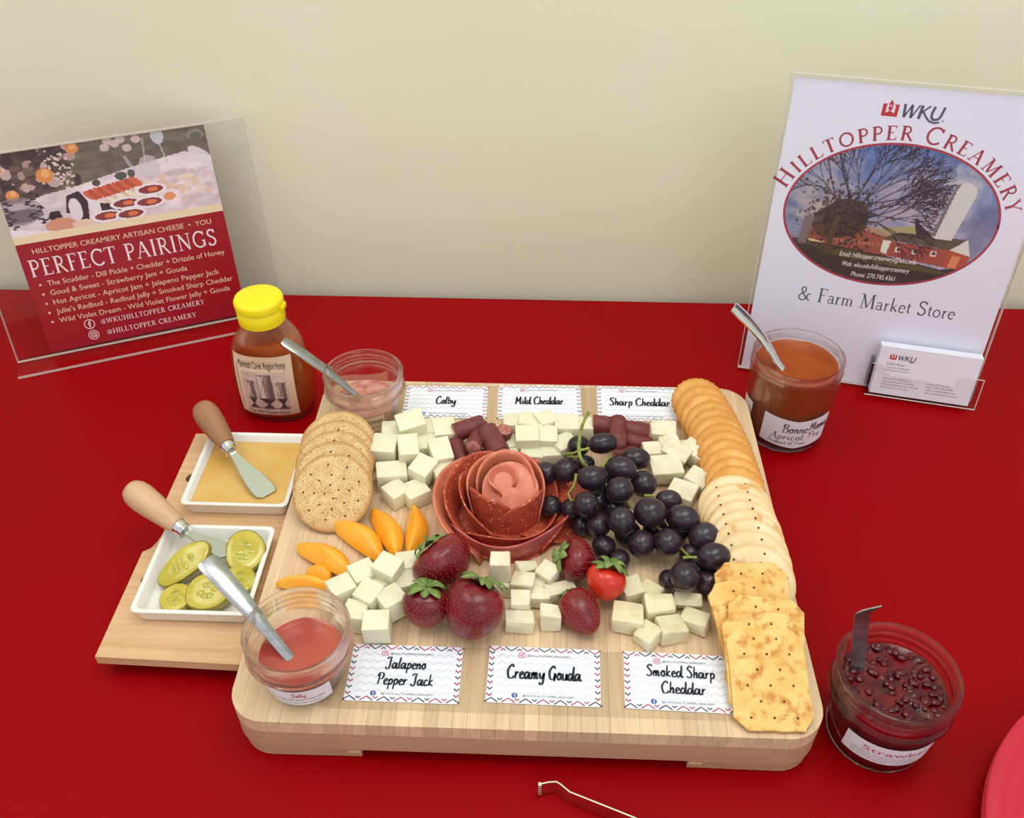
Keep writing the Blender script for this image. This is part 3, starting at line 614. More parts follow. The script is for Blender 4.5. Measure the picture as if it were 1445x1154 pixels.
f = conefn(rz2, math.radians(-93)); patch(j, 'label', M['card'], f, -3.2, 2.7, 1.5, 3.6, rr=lambda x, y: (x * (1 if abs(x) < 2.6 else 1), y))
g = G(); sans(g, 'Strawberry', -2.0, 2.65, .55, 5.4); g.map(lambda x, y, z: f(x, y, .05)).build('handwriting', M['rose_ink'], j)
g = G()
for k, s_ in enumerate(('ingredients: strawberries, sugar, pectin', 'produced by casey jones jam company', 'no preservatives   net wt 8 oz')): sans(g, s_, -2.6, 2.3 - .28 * k, .13, 4.2)
g.map(lambda x, y, z: f(x, y, .05)).build('lettering', M['grey_ink'], j)
# apricot jar: faceted body
AJ = (42.0, 34.4, .02); AH = 8.7
j = thing('preserve_jar', 'tall glass jar of orange apricot preserves standing behind the board', 'jar', AJ)
def fac(a, z): return 1.0 if z > 6.3 else 1 - .018 * (1 - abs(math.cos(8 * a))) * 2
o_ = [(3.0, 0), (3.35, .08), (3.5, .4), (3.62, 1.0), (3.86, 4.0), (3.95, 6.0), (3.92, 6.8), (3.8, 7.2), (3.78, 7.35), (4.0, 7.5), (4.02, 7.65), (3.85, 7.8), (3.85, 8.3), (3.98, 8.42), (3.98, 8.6), (3.85, 8.7), (3.68, 8.68), (3.62, 8.5), (3.6, 7.0), (3.7, 6.2), (3.6, 3.0), (3.38, .8), (3.1, .5), (1.5, .42)]
G().lathe(o_, 96, wob=fac).build('glass', M['glass_clean'], j, smooth=22)
ai = lambda q: float(np.interp(q, [.5, .8, 3, 6.2, 7, 8.5], [3.1, 3.38, 3.6, 3.7, 3.6, 3.62])) - .1
pr = [(1.5, .45)] + [(ai(q), q) for q in np.linspace(.52, 7.75, 10)]; rt = pr[-1][0]
o = G().lathe(pr + [(rt - .1, 7.68), (rt * .7, 7.66), (rt * .3, 7.66)], 48).build('apricot_jam', M['apricot_jam'], smooth=50); place(o, AJ); tag(o, 'orange brown apricot preserves filling the tall jar', 'jam'); o['kind'] = 'stuff'
rza = lambda y: float(np.interp(y, [1, 4, 6], [3.62, 3.86, 3.95]))
f = conefn(rza, math.radians(-88))
def lab(x, y):  # eight-sided label with a pointed lower edge
    return x, y + (.42 * (1 - abs(x) / 3.1)) * (-1 if y < 2.4 else -.9)
patch(j, 'label', M['card'], f, -3.1, 3.1, 1.3, 4.5, rr=lab)
patch(j, 'back_label', M['card'], f, -6.2, -4.6, 2.0, 4.4)
g = G(); brush(g, 'Bonne', -1.3, 2.75, 1.05, .085, 'l', 2.3); brush(g, 'Mama', 1.1, 2.95, 1.05, .085, 'l', 1.9, slope=.05)
brush(g, 'Apricot', -2.2, 1.9, .8, .085, 'l', 3.0); brush(g, 'Pre', 1.1, 2.0, .8, .085, 'l', 1.3); brush(g, 'Product of Fran', -2.3, 1.35, .42, .09, 'l', 3.3)
g.map(lambda x, y, z: f(x, y, .05)).build('lettering', M['black_ink'], j)

spoon('jelly_spoon', 'steel spoon handle leaning out of the pink jelly jar over the pickle dish', at(290, 789, 10.6), at(411, 930, 6.5), 1.42, .6, M['steel'], prof=[(0, .86), (.03, 1), (.2, .98), (.4, .88), (.6, .66), (.72, .52), (.8, .5), (1, .44)], grp='steel spoons in the jars')
spoon('jelly_spoon', 'steel spoon handle leaning left out of the nearly empty jelly jar', at(399, 480, 11.2), at(512, 563, 6.0), 1.1, .5, M['steel'], prof=[(0, .8), (.03, 1), (.25, 1), (.5, .9), (.75, .66), (.9, .5), (1, .36)], grp='steel spoons in the jars')
spoon('jam_spoon', 'curled steel spoon handle standing in the apricot jar', at(1036, 432, 12.6), at(1106, 520, 7.7), 1.5, .8, M['chrome'], prof=[(0, .85), (.03, 1), (.25, 1), (.5, .9), (.75, .72), (.9, .66), (1, .6)], arch=.35, grp='steel spoons in the jars')
A = at(1217, 868, 9.6); B = at(1211, 950, 5.0)
t = thing('jam_knife', 'narrow metal knife with hooked tip standing upright in strawberry jam', 'knife', A)
g = G(); dv = Vector([float(q) for q in (B - A)])
hook = [(.42, -.2, .95), (.5, 0, .7), (.35, 0, .45), (.1, 0, .2), (0, 0, 0)]
rings = []
for hx, hy, hz in hook: rings.append([(hx - .48 + (.35 if hz > .5 else 0), hy - .05, hz), (hx + .42, hy - .05, hz + .25), (hx + .42, hy + .06, hz + .25), (hx - .48 + (.35 if hz > .5 else 0), hy + .06, hz)])
for k in (.3, .6, 1): p = dv * k; rings.append([(p.x - .5, p.y - .05, p.z), (p.x + .42, p.y - .05, p.z), (p.x + .42, p.y + .06, p.z), (p.x - .5, p.y + .06, p.z)])
g.loops(rings).build('blade', M['steel'], t, smooth=30)

# honey bottle
HB = (-5.3, 36.1, .02)
hb = thing('honey_bottle', 'clear honey bottle with a bright yellow cap and brown honey inside', 'bottle', HB, (0, 0, math.radians(-4)))
hp_ = [(2.6, 0), (3.15, .1), (3.45, .5), (3.65, 1.5), (3.75, 3), (3.7, 5), (3.5, 6.6), (3.1, 7.8), (2.6, 8.7), (2.1, 9.4), (1.85, 9.8), (1.8, 10.3)]
def oval(prof, k=1.0, dr=0.0, n=64):
    rings = []
    for r, z in prof:
        r = r + dr; dpt = r * (1 - .3 * min(1, max(0, (9.8 - z) / 3.0)))
        rings.append([(r * math.copysign(abs(math.cos(a)) ** .85, math.cos(a)), dpt * math.copysign(abs(math.sin(a)) ** .85, math.sin(a)), z) for a in [2 * PI * i / n for i in range(n)]])
    return rings
G().loops(oval(hp_) + oval([(r, z) for r, z in hp_[::-1]], dr=-.12)[0:-1] + oval([(2.5, .15)])).build('bottle', M['pet'], hb, smooth=60)
hz = [(r, z) for r, z in hp_ if z < 8] ; hz[0] = (2.5, .2); hz[1] = (3.05, .25)
o = G().loops(oval(hz + [(2.85, 8.25)], dr=-.16)).build('honey', M['honey'], smooth=60); place(o, HB, (0, 0, math.radians(-4))); tag(o, 'dark amber honey filling the bottle with the yellow cap', 'honey'); o['kind'] = 'stuff'
cap = G().lathe([(1.9, 10.0), (2.05, 10.05), (2.08, 10.4), (2.08, 11.35), (2.0, 11.42), (2.0, 11.5), (2.14, 11.58), (2.16, 12.1), (2.05, 12.33), (1.8, 12.4), (.5, 12.43)], 48).build('cap', M['yellow_cap'], hb, smooth=50)
G().box(1.7, 2.3, -.5, .5, 11.2, 11.75).build('cap_tab', M['yellow_cap'], cap, bev=.1, smooth=40)
HX = [q[1] for q in hp_]; HR = [q[0] for q in hp_]
def hf(x, y, off):
    r = float(np.interp(y, HX, HR)) + .03 + off; d = r * (1 - .3 * min(1, max(0, (9.8 - y) / 3.0))); a = -PI / 2 + math.asin(max(-1, min(1, x / r))) * 1.0
    ca, sa = math.cos(a), math.sin(a); return (r * math.copysign(abs(ca) ** .85, ca), d * math.copysign(abs(sa) ** .85, sa), y)
hx0 = lambda x: x + .25
lf = lambda x, y, z: hf(x * .93, y, z)
patch(hb, 'label', M['gold_print'], lf, -2.75, 2.75, 1.0, 7.6, .01, nx=30, ny=16)
P = Pic(66, 84, (214, 186, 172)); P.noise(3, 22)
for cx_, w_, top_ in ((.2, .1, .78), (.52, .15, .95), (.84, .12, .76)):
    P.poly([(cx_ - w_, .3), (cx_ + w_, .3), (cx_ + w_ * .9, top_), (cx_ - w_, top_)], (176, 150, 142)); P.poly([(cx_ + w_ * .3, .3), (cx_ + w_, .3), (cx_ + w_ * .9, top_), (cx_ + w_ * .3, top_)], (124, 100, 98))
    P.poly([(cx_ - w_ * .8, .34), (cx_ - w_ * .2, .34), (cx_ - w_ * .2, top_ - .06), (cx_ - w_ * .8, top_ - .04)], (226, 200, 186))
    P.poly([(cx_ - w_ * 1.1, .33), (cx_ + w_ * 1.1, .33), (cx_ + .02, .18), (cx_ + .1, .06), (cx_ - .1, .06), (cx_ - .02, .18)], (84, 66, 66)); P.ell(cx_, .06, .16, .025, (110, 90, 88))
    for q in range(12): P.line((cx_ - w_ + rng.rand() * 2 * w_, .3), (cx_ - w_ + rng.rand() * 2 * w_, top_), .006, (118, 96, 94), .6)
P.build('sketch', M['print'], hb, -1.9, 2.0, 1.6, 5.9, .035, fn=lf)
g = G(); sans(g, 'Mammoth Cave Region Honey', 0, 6.3, .75, 4.3, 'c'); sans(g, 'Pure Wild Flower Honey', 0, 1.15, .48, 3.6, 'c')
g2 = G(); sans(g2, 'LA GRANGE KENTUCKY  270 555', 0, 0, .16, 4.8, 'l', rot=-PI / 2); g.add([(x - 2.45, y + 6.6, z) for x, y, z in g2.v], g2.f)
g.map(lambda x, y, z: lf(x, y, .05)).build('lettering', M['black_ink'], hb)

# ------------------------------------------------------------------ label cards and their clear strips
def strip(label, x0, x1, y0, y1):
    o = G().prism(rrect(x0, x1, y0, y1, .3), 4.135, 4.15).build('clear_strip', M['film']); tag(o, label, 'plastic strip', 'clear strips under the cards')
strip('clear plastic strip along the front of the board under three cards', 5.9, 35.6, 1.1, 6.05)
strip('clear plastic strip along the back of the board under three cards', 7.0, 32.6, 29.3, 34.7)
def chev(g, x, y, w, h, up, th): g.stroke([(x - w / 2, y - (h / 2 if up else -h / 2)), (x, y + (h / 2 if up else -h / 2)), (x + w / 2, y - (h / 2 if up else -h / 2))], th)
def fbicon(parent, x, y, r, ring, letter):
    G().poly(ell(x, y, r, r, n=20), .014).build('social_icon', ring, parent); g = G(); g.stroke([(x + r * .35, y + r * .6), (x + r * .1, y + r * .5), (x + r * .05, y - r * .8)], r * .3, .02); g.stroke([(x - r * .3, y + .05 * r), (x + r * .4, y + .05 * r)], r * .25, .02); g.build('icon_letter', letter, parent)
def igicon(parent, x, y, r, m):
    g = G(); g.stroke(rrect(x - r, x + r, y - r, y + r, r * .5, 4) + [(x + r * .5, y - r)], r * .24, .014); g.stroke(ell(x, y, r * .45, r * .45, n=12) + [(x + r * .45, y)], r * .22, .014); g.poly(ell(x + r * .55, y + r * .55, r * .14, r * .14, n=6), .014); g.build('social_icon', m, parent)
def card(label, lines, cx, cy, rz, h=4.35, w=7.4, tall=1.0):
    t = thing('label_card', label, 'label card', (cx, cy, 4.16), (0, 0, rz), 'cheese name cards')
    G().prism(rrect(-w / 2, w / 2, -h / 2, h / 2, .18, 3), 0, .035).build('card', M['card'], t)
    z = .045; a, b = G(), G(); n = 13
    for i in range(n):  # zigzag border, colours alternate
        x = -w / 2 + .35 + i * (w - .7) / (n - 1)
        for yy, up in ((h / 2 - .2, i % 2), (-h / 2 + .2, (i + 1) % 2)):
            chev(a if (i // 2 + (yy < 0)) % 2 else b, x, yy - (.07 if yy > 0 else -.07) * (i % 2), .84 if i % 2 == 0 else .3, .3 if i % 2 == 0 else .13, up, .085)
    for i in range(8):
        y = -h / 2 + .55 + i * (h - 1.1) / 7
        for xx in (-w / 2 + .2, w / 2 - .2): (a if i % 2 else b).stroke([(xx - .16, y + .11), (xx + .02, y - .07), (xx + .17, y + .11)], .1)
    a.map(lambda x, y, q: (x, y, z)).build('navy_border', M['navy'], t); b.map(lambda x, y, q: (x, y, z)).build('crimson_border', M['crimson'], t)
    g = G()
    for k in range(6):
        y = -h / 2 + .75 + k * (h - 1.5) / 5; g.stroke([(-3.1 + i * .31, y + (.1 if i % 2 else -.1)) for i in range(21)], .14, .04)
    g.build('pale_zigzag', M['pale_ink'], t)
    g = G(); s = .95 if len(lines) == 2 else 1.12
    for k, (txt, wd) in enumerate(lines):
        y = (-.32 if len(lines) == 1 else (.32, -.92)[k]); brush(g, txt, 0 if len(lines) == 1 else (.0, .1)[k], y, s * .95, .14, 'c', wd, .055)
    g.build('lettering', M['navy'], t)
    g = G(); sans(g, '@HILLTOPPERCREAMERY', -1.15, h / 2 - .76, .15, 2.9, z=.055); sans(g, '@WKUHILLTOPPERCREAMERY', -1.35, -h / 2 + .5, .15, 3.4, z=.055); g.build('small_lettering', M['grey_ink'], t)
    ic = G(); igicon(t, -1.5, h / 2 - .68, .2, M['ig_ink']); fbicon(t, -1.85, -h / 2 + .58, .19, M['fb_ink'], M['card'])
    for c in t.children:
        if c.name.split('.')[0] in ('social_icon', 'icon_letter'): c.location.z = .042 * S
    return t
card('white chevron card reading Jalapeno Pepper Jack', [('Jalapeno', 2.7), ('Pepper Jack', 3.7)], 11.05, 3.85, math.radians(-.3))
card('white chevron card reading Creamy Gouda', [('Creamy Gouda', 4.9)], 20.2, 4.0, math.radians(-.9))
card('white chevron card reading Smoked Sharp Cheddar, half under the square crackers', [('Smoked Sharp', 4.5), ('Cheddar', 2.9)], 29.15, 3.85, math.radians(-1.4))
card('white chevron card reading Colby', [('Colby', 1.8)], 11.15, 32.2, math.radians(.7), 4.5)
card('white chevron card reading Mild Cheddar', [('Mild Cheddar', 4.3)], 19.5, 32.45, math.radians(1.4), 4.7)
card('white chevron card reading Sharp Cheddar', [('Sharp Cheddar', 5.4)], 28.4, 32.55, math.radians(.2), 4.8, 7.5)

# ------------------------------------------------------------------ crackers
def disc_cracker(name, label, cat, R, th, m, lobes=0, holes=None, dome=.06, grp=None):
    t = thing(name, label, cat, group=grp); nn = 72 if lobes else 44
    wob = (lambda a, z: 1 + .022 * math.cos(lobes * a)) if lobes else (lambda a, z: 1 + .008 * math.sin(3 * a + 1) + .006 * math.sin(7 * a))
    G().lathe([(R * .5, -th / 2), (R * .93, -th / 2), (R, -th * .2), (R, th * .15), (R * .95, th * .42), (R * .7, th / 2 + dome * .6), (R * .3, th / 2 + dome), (R * .05, th / 2 + dome)], nn, wob=wob).build('biscuit', m, t, smooth=50)
    if holes:
        g = G()
        for x, y in holes: g.lathe([(.085, th / 2 + dome + .012), (.07, th / 2 + dome + .03)], 7, c=(x, y), cap0=False)
        g.build('docking_holes', M['hole'], t)
    return t
ring = lambda r, n, o=0: [(r * math.cos(2 * PI * i / n + o), r * math.sin(2 * PI * i / n + o)) for i in range(n)]
wl = ['front and topmost of the fan', 'second from the front', 'third from the front', 'fourth from the front', 'rearmost, nearest the violet jelly jar']
W = disc_cracker('wheat_cracker', 'x', 'cracker', 3.1, .42, M['wheat'], holes=ring(.55, 4, .3) + ring(1.35, 8, .1) + ring(2.2, 9, .4), grp='round wheat crackers at the left of the board')
wp = [(469, 695, 31), (470, 676.5, 31), (472, 660, 31), (475, 645, 31), (478, 631, 31)]
for i, (px, py, ti) in enumerate(wp):
    o = W if i == 0 else copy_tree(W); z = 4.2 + 3.1 * math.sin(math.radians(ti)) + .18
    place(o, at(px, py, z), (math.radians(ti), math.radians(-3 + i), i * 1.1 + .2)); o['label'] = 'large round speckled wheat cracker, ' + wl[i]
    o.rotation_euler = (Euler((math.radians(ti), 0, .03 * i)).to_matrix() @ Euler((0, 0, i * 1.3)).to_matrix()).to_euler()
def row(proto, pts, R, labf, th):
    for i, (px, py, ti) in enumerate(pts):
        o = proto if i == 0 else copy_tree(proto); z = 4.14 + R * math.sin(math.radians(ti)) + th / 2
        o.location = Vector([float(q) for q in at(px, py, z)]) * S; o['label'] = labf(i)
        o.rotation_euler = (Euler((math.radians(ti), math.radians(rng.uniform(-1, 1)), math.radians(rng.uniform(-4, 0)))).to_matrix() @ Euler((0, 0, i * 2.1)).to_matrix()).to_euler()
ordn = ['first', 'second', 'third', 'fourth', 'fifth', 'sixth', 'seventh', 'eighth', 'ninth', 'tenth', 'eleventh', 'twelfth']
tops = [534, 547, 559, 570, 581, 592, 603, 614, 626, 639, 652, 665]; xs_ = [985, 992, 999, 1005, 1010, 1015, 1020, 1024, 1028, 1032, 1036, 1039]
BUT = disc_cracker('butter_cracker', 'x', 'cracker', 2.28, .42, M['butter'], lobes=26, dome=.08, grp='golden scalloped crackers along the right edge')
row(BUT, [(x, y + 33, 36 if i else 26) for i, (x, y) in enumerate(zip(xs_, tops))], 2.28, lambda i: 'golden scalloped round cracker, %s from the back of the right hand row' % ordn[i], .42)
tops = [674, 686, 698, 711, 725, 739, 756, 777]; xs_ = [1037, 1041, 1045, 1050, 1054, 1058, 1062, 1066]
WAT = disc_cracker('water_cracker', 'x', 'cracker', 2.78, .34, M['water'], holes=ring(.6, 4, .5) + ring(1.5, 8, 0) + ring(2.2, 6, .2), grp='pale water crackers along the right edge')
row(WAT, [(x, y + 47, 34) for i, (x, y) in enumerate(zip(xs_, tops))], 2.78, lambda i: 'pale round water cracker with brown blisters, %s from the back of the pale row' % ordn[i], .34)
def club():
    t = thing('square_cracker', 'x', 'cracker', group='octagonal seasoned crackers at the front right'); w, h, c = 2.5, 3.3, .8
    pl = [(-w + c, -h), (w - c * .8, -h), (w, -h + c), (w, h - c), (w - c, h), (-w + c, h), (-w, h - c), (-w, -h + c)]
    P_ = []
    for i in range(8):
        a = Vector(pl[i]); b = Vector(pl[(i + 1) % 8])
        for k in range(5): q = a.lerp(b, k / 5); P_.append((q.x + rng.uniform(-.03, .03), q.y + rng.uniform(-.03, .03)))
    sc_ = lambda k, z, n=0: [(x * k, y * k, z + n * math.sin(x * 2.1) * math.cos(y * 1.9)) for x, y in P_]
    G().loops([sc_(.9, -.17), sc_(.99, -.13), sc_(1, 0), sc_(.985, .12), sc_(.9, .17, .04), sc_(.6, .19, .06), sc_(.3, .19, .06)]).build('biscuit', M['club'], t, smooth=50)
    g = G()
    for j in range(6):
        for i in range(3 if j % 2 == 0 else 2): g.lathe([(.08, .235), (.06, .26)], 7, c=((i - (1 if j % 2 == 0 else .5)) * 1.45, -2.5 + j), cap0=False)
    g.build('docking_holes', M['hole'], t); return t
CL = club()
for i, (px, py, ti, rz_, lb) in enumerate([(1085, 957, 20, .02, 'front and topmost, beside the Smoked Sharp Cheddar card'), (1078, 936, 23, .03, 'directly under the front one'), (1080, 912, 25, -.12, 'third from the front'), (1063, 884, 26, .24, 'turned askew, fourth from the front'), (1064, 862, 29, .02, 'rearmost, touching the pale round crackers')]):
    o = CL if i == 0 else copy_tree(CL); z = 4.15 + 3.3 * math.sin(math.radians(ti)) + .2
    o.location = Vector([float(q) for q in at(px, py, z)]) * S; o.rotation_euler = Euler((math.radians(ti), 0, rz_)); o['label'] = 'golden seasoned square cracker with cut corners, ' + lb

# ------------------------------------------------------------------ cheese cubes
def cube(label, px, py, lvl, s, rz_, m, grp, tilt=(0, 0), rough=.05, shape=None):
    bm = bmesh.new(); bmesh.ops.create_cube(bm, size=1)
    for v in bm.verts:
        k = shape if shape else 0
        v.co = Vector((v.co.x * s[0] * (1 - k * (v.co.z > 0) * .5), v.co.y * s[1] * (1 - k * (v.co.x > 0)), v.co.z * s[2])) + Vector(rng.uniform(-rough, rough, 3))
    bmesh.ops.bevel(bm, geom=bm.edges[:], offset=.1, segments=2, profile=.5, affect='EDGES', clamp_overlap=True)
    if rough > .08:
        bmesh.ops.subdivide_edges(bm, edges=bm.edges[:], cuts=1, use_grid_fill=True)
        for v in bm.verts: v.co += Vector(rng.uniform(-.025, .025, 3))
    v = [tuple(q.co) for q in bm.verts]; f = [tuple(q.index for q in fc.verts) for fc in bm.faces]; bm.free()
    o = obj('cheese_cube', v, f, m, smooth=40); z = 4.16 + s[2] / 2 + lvl
    place(o, at(px, py, z), (tilt[0], tilt[1], rz_)); tag(o, label, 'cheese', grp); return o
g1 = 'white cubes below the Colby card'; m1 = M['cheese']
for a in [
 ('white cheese cube crowning the heap below the Colby card', 580, 600, 1.65, (2.3, 1.9, 1.6), .35, (.15, -.1)),
 ('large white cheese cube at the left of the Colby heap by the wheat crackers', 544, 637, .35, (2.0, 2.1, 2.1), -.05, (.05, 0)),
 ('upright white cheese cube in the middle of the Colby heap, just under its topmost cube', 576, 636, 1.1, (1.6, 2.1, 1.9), .2, (.2, .05)),
 ('white cheese cube at the right of the Colby heap, touching the sausage pieces', 626, 610, .5, (2.0, 2.1, 1.7), .3, (.1, .1)),
 ('tall white cheese cube leaning in front of the left sausage pieces', 622, 641, .9, (1.7, 2.2, 1.8), .35, (.25, 0)),
 ('white cheese cube buried in the middle of the Colby heap', 600, 632, .2, (1.9, 1.9, 1.7), .1, (0, 0)),
 ('white cheese cube second row left, in front of the large left one', 553, 672, 0, (2.4, 1.7, 1.9), .2, (.1, .05)),
 ('white cheese cube near the middle front of the Colby heap, tipped on edge', 597, 664, .75, (1.7, 1.9, 1.7), -.45, (.15, .15)),
 ('white cheese cube touching the left salami petals', 627, 671, .1, (1.7, 1.9, 1.8), .4, (.1, 0)),
 ('white cheese cube at the very front left of the Colby heap', 559, 697, 0, (1.7, 1.8, 1.4), .75, (0, 0)),
 ('white cheese cube at the front right of the Colby heap, behind the apricot wedges', 586, 697, 0, (1.9, 1.9, 1.4), .6, (0, 0)),
 ('white cheese cube behind the crowning one, half hidden by the jelly jar', 556, 614, .2, (2.0, 2.0, 1.6), .1, (0, 0)),
 ('white cheese cube wedged between crowning cube and right hand cube', 605, 611, .3, (1.8, 1.8, 1.8), .2, (0, 0))]:
    cube(*a[:6], m1, g1, a[6])
g2_ = 'cream cubes below the Mild Cheddar card'
for a in [
 ('small cream cheese cube at the back left of the Mild Cheddar heap', 724, 600, .1, (1.7, 1.6, 1.4), .1, (0, 0)),
 ('cream cheese cube at the back middle of the Mild Cheddar heap', 749, 598, .9, (1.9, 1.6, 1.4), -.1, (.1, 0)),
 ('cream cheese cube touching the lower edge of the Mild Cheddar card', 770, 597, 1.1, (1.7, 1.7, 1.4), .5, (0, .1)),
 ('larger cream cheese cube beside the top of the grape stem', 800, 604, .7, (2.1, 1.8, 1.7), 0, (.1, 0)),
 ('square cream cheese cube in front middle of the Mild Cheddar heap', 744, 620, .8, (1.9, 1.8, 1.8), .05, (.15, 0)),
 ('square cream cheese cube right of the front middle one', 772, 619, .75, (1.7, 1.8, 1.6), -.03, (.15, 0)),
 ('cream cheese cube partly under the left grapes', 795, 631, .3, (1.9, 1.7, 1.6), .6, (.1, .1)),
 ('cream cheese cube at the bottom left of the Mild Cheddar heap by the sausage', 719, 648, 0, (1.5, 1.6, 1.5), .5, (0, 0)),
 ('cream cheese cube at the bottom middle of the Mild Cheddar heap above the salami', 750, 645, 0, (1.8, 1.6, 1.5), .0, (0, 0)),
 ('cream cheese cube at the bottom right of the Mild Cheddar heap', 776, 643, 0, (1.6, 1.6, 1.5), .2, (0, 0)),
 ('small cream cheese cube between the grape stem and the right sausages', 826, 606, .6, (1.3, 1.6, 1.6), 0, (0, 0)),
 ('small cream cheese cube squeezed behind the bottom left one', 724, 629, .4, (1.2, 1.4, 1.3), .4, (0, 0))]:
    cube(*a[:6], m1, g2_, a[6])
g3 = 'pale cheese pieces below the Sharp Cheddar card'
for a in [
 ('square pale cheese cube directly below the Sharp Cheddar card', 935, 613, .1, (2.1, 2.0, 1.7), -.05, (0, 0)),
 ('crumbly pale cheese piece next to the golden crackers', 983, 641, .4, (2.5, 1.5, 1.4), -.75, (.2, .1)),
 ('wedge of pale cheese right of the square cube', 953, 640, .9, (2.2, 1.5, 1.0), -.5, (.2, .2)),
 ('pale cheese piece behind the wedge', 944, 629, .6, (1.7, 1.4, 1.1), .3, (.1, 0)),
 ('large square pale cheese cube beside the upper grapes', 938, 663, .35, (2.4, 1.9, 1.6), .15, (.15, .0)),
 ('pale cheese cube tilted against the lowest golden crackers', 983, 678, .45, (1.7, 1.6, 1.3), -.55, (.15, .1)),
 ('broad pale cheese cube beneath the tilted one, behind the middle grapes', 962, 698, 0, (2.2, 1.9, 1.5), -.45, (.1, .0)),
 ('pale cheese piece behind the uppermost right grape', 920, 640, .3, (1.6, 1.5, 1.4), .2, (0, 0)),
 ('small pale cheese chip behind the crumbly piece', 968, 632, .1, (1.5, 1.2, 1.0), .1, (0, 0))]:
    cube(*a[:6], M['gouda'], g3, a[6], rough=.1)
g4 = 'white cubes above the Jalapeno Pepper Jack card'
for a in [
 ('white cheese cube leftmost in the pepper jack heap by the jelly jar rim', 483, 834, .3, (1.75, 1.7, 1.6), .6, (0, 0)),
 ('white cheese cube at the back left of the pepper jack heap by the apricot wedge', 513, 813, .3, (1.8, 1.8, 1.6), .6, (.05, 0)),
 ('white cheese cube on top of the pepper jack heap', 548, 804, 1.2, (1.8, 1.7, 1.6), -.45, (.1, .05)),
 ('white cheese cube at the back right of the pepper jack heap behind the strawberry', 577, 799, .2, (1.8, 1.7, 1.6), .2, (0, 0)),
 ('white cheese cube in the centre of the pepper jack heap', 522, 841, .6, (1.7, 1.7, 1.6), -.5, (.1, 0)),
 ('white cheese cube right in the pepper jack heap, touching the small strawberry', 553, 851, .3, (1.8, 1.7, 1.8), -.55 + 1.2, (0, 0)),
 ('white cheese cube at the lower left of the pepper jack heap, close to the jar', 503, 870, 0, (1.6, 1.6, 1.7), -.15, (0, 0)),
 ('white cheese cube nearest the Jalapeno Pepper Jack card', 532, 884, .2, (1.8, 1.6, 1.8), .05, (.1, 0)),
 ('white cheese cube at the right end behind the small strawberry leaves', 573, 824, .1, (1.5, 1.6, 1.5), .3, (0, 0)),
 ('white cheese cube low under the topmost pepper jack cube', 545, 823, .1, (1.7, 1.6, 1.5), .2, (0, 0))]:
    cube(*a[:6], m1, g4, a[6])
g5 = 'pieces of cheese above the Creamy Gouda card'
for a in [
 ('tall upright block of white cheese beside the large strawberry leaves', 705, 803, .9, (1.4, 1.3, 2.4), .1, (.05, .05)),
 ('slanted piece of gouda at the back of its heap', 744, 805, .1, (1.8, 1.3, 1.1), .35, (0, .1)),
 ('square gouda cube upper left in the heap above the Creamy Gouda card', 738, 824, .3, (1.6, 1.3, 1.3), -.1, (0, 0)),
 ('gouda cube leaning near the dark strawberry leaves', 773, 810, .5, (1.4, 1.3, 1.3), -.6, (.2, .1)),
 ('square gouda cube middle left of its heap, standing on the lowest one', 734, 850, .6, (1.4, 1.3, 1.3), 0, (.1, 0)),
 ('wide gouda block at lower left, nearest the Creamy Gouda card', 733, 877, 0, (2.0, 1.2, 1.3), .03, (0, 0)),
 ('gouda cube at the lower right, standing alone beside the small strawberry', 777, 871, 0, (1.4, 1.2, 1.6), -.05, (0, 0)),
 ('triangular gouda chunk in the middle of the heap', 764, 843, .1, (1.7, 1.5, 1.0), -.3, (0, 0)),
 ('long gouda stick lying behind the small front strawberry', 791, 835, 0, (2.2, 1.1, 1.1), .35, (0, 0)),
 ('small gouda shard between the two upper cubes', 759, 826, .1, (1.1, 1.4, 1.0), .2, (0, 0)),
 ('gouda block hidden beneath the tall upright one', 709, 825, 0, (1.2, 1.3, 1.3), 0, (0, 0))]:
    cube(*a[:6], M['gouda'], g5, a[6], rough=.09, shape=.45 if 'triang' in a[0] or 'slanted' in a[0] else None)
g6 = 'pieces of cheese above the Smoked Sharp Cheddar card'
for a in [
 ('pale yellow cheese piece beside the bright red strawberry', 890, 833, .2, (1.4, 1.6, 1.3), .45, (.1, .1)),
 ('pointed cheese piece at the back of the smoked cheddar heap', 918, 838, 0, (1.4, 1.4, 1.2), -.5, (0, 0)),
 ('largest cheese cube at the left of the smoked cheddar heap', 885, 873, 0, (2.1, 1.7, 1.5), -.15, (.05, 0)),
 ('rounded cheese cube in the middle of the smoked cheddar heap', 929, 858, .3, (1.9, 1.4, 1.3), .15, (.1, 0)),
 ('flat oblong cheese slab under the lower grapes', 970, 849, .1, (2.0, 1.0, .8), -.1, (.2, 0)),
 ('cheese cube at the right end of the smoked cheddar heap near the square crackers', 980, 877, 0, (1.9, 1.4, 1.1), -.5, (0, 0)),
 ('crumbly cheese chunk in front of the middle one, right of the frontmost', 946, 887, 0, (1.8, 1.6, 1.2), .3, (0, 0)),
 ('frontmost cheese piece, pointing at the Smoked Sharp Cheddar card', 914, 897, 0, (1.5, 1.6, 1.1), -.7, (0, 0))]:
    cube(*a[:6], M['smoked'], g6, a[6], rough=.13)

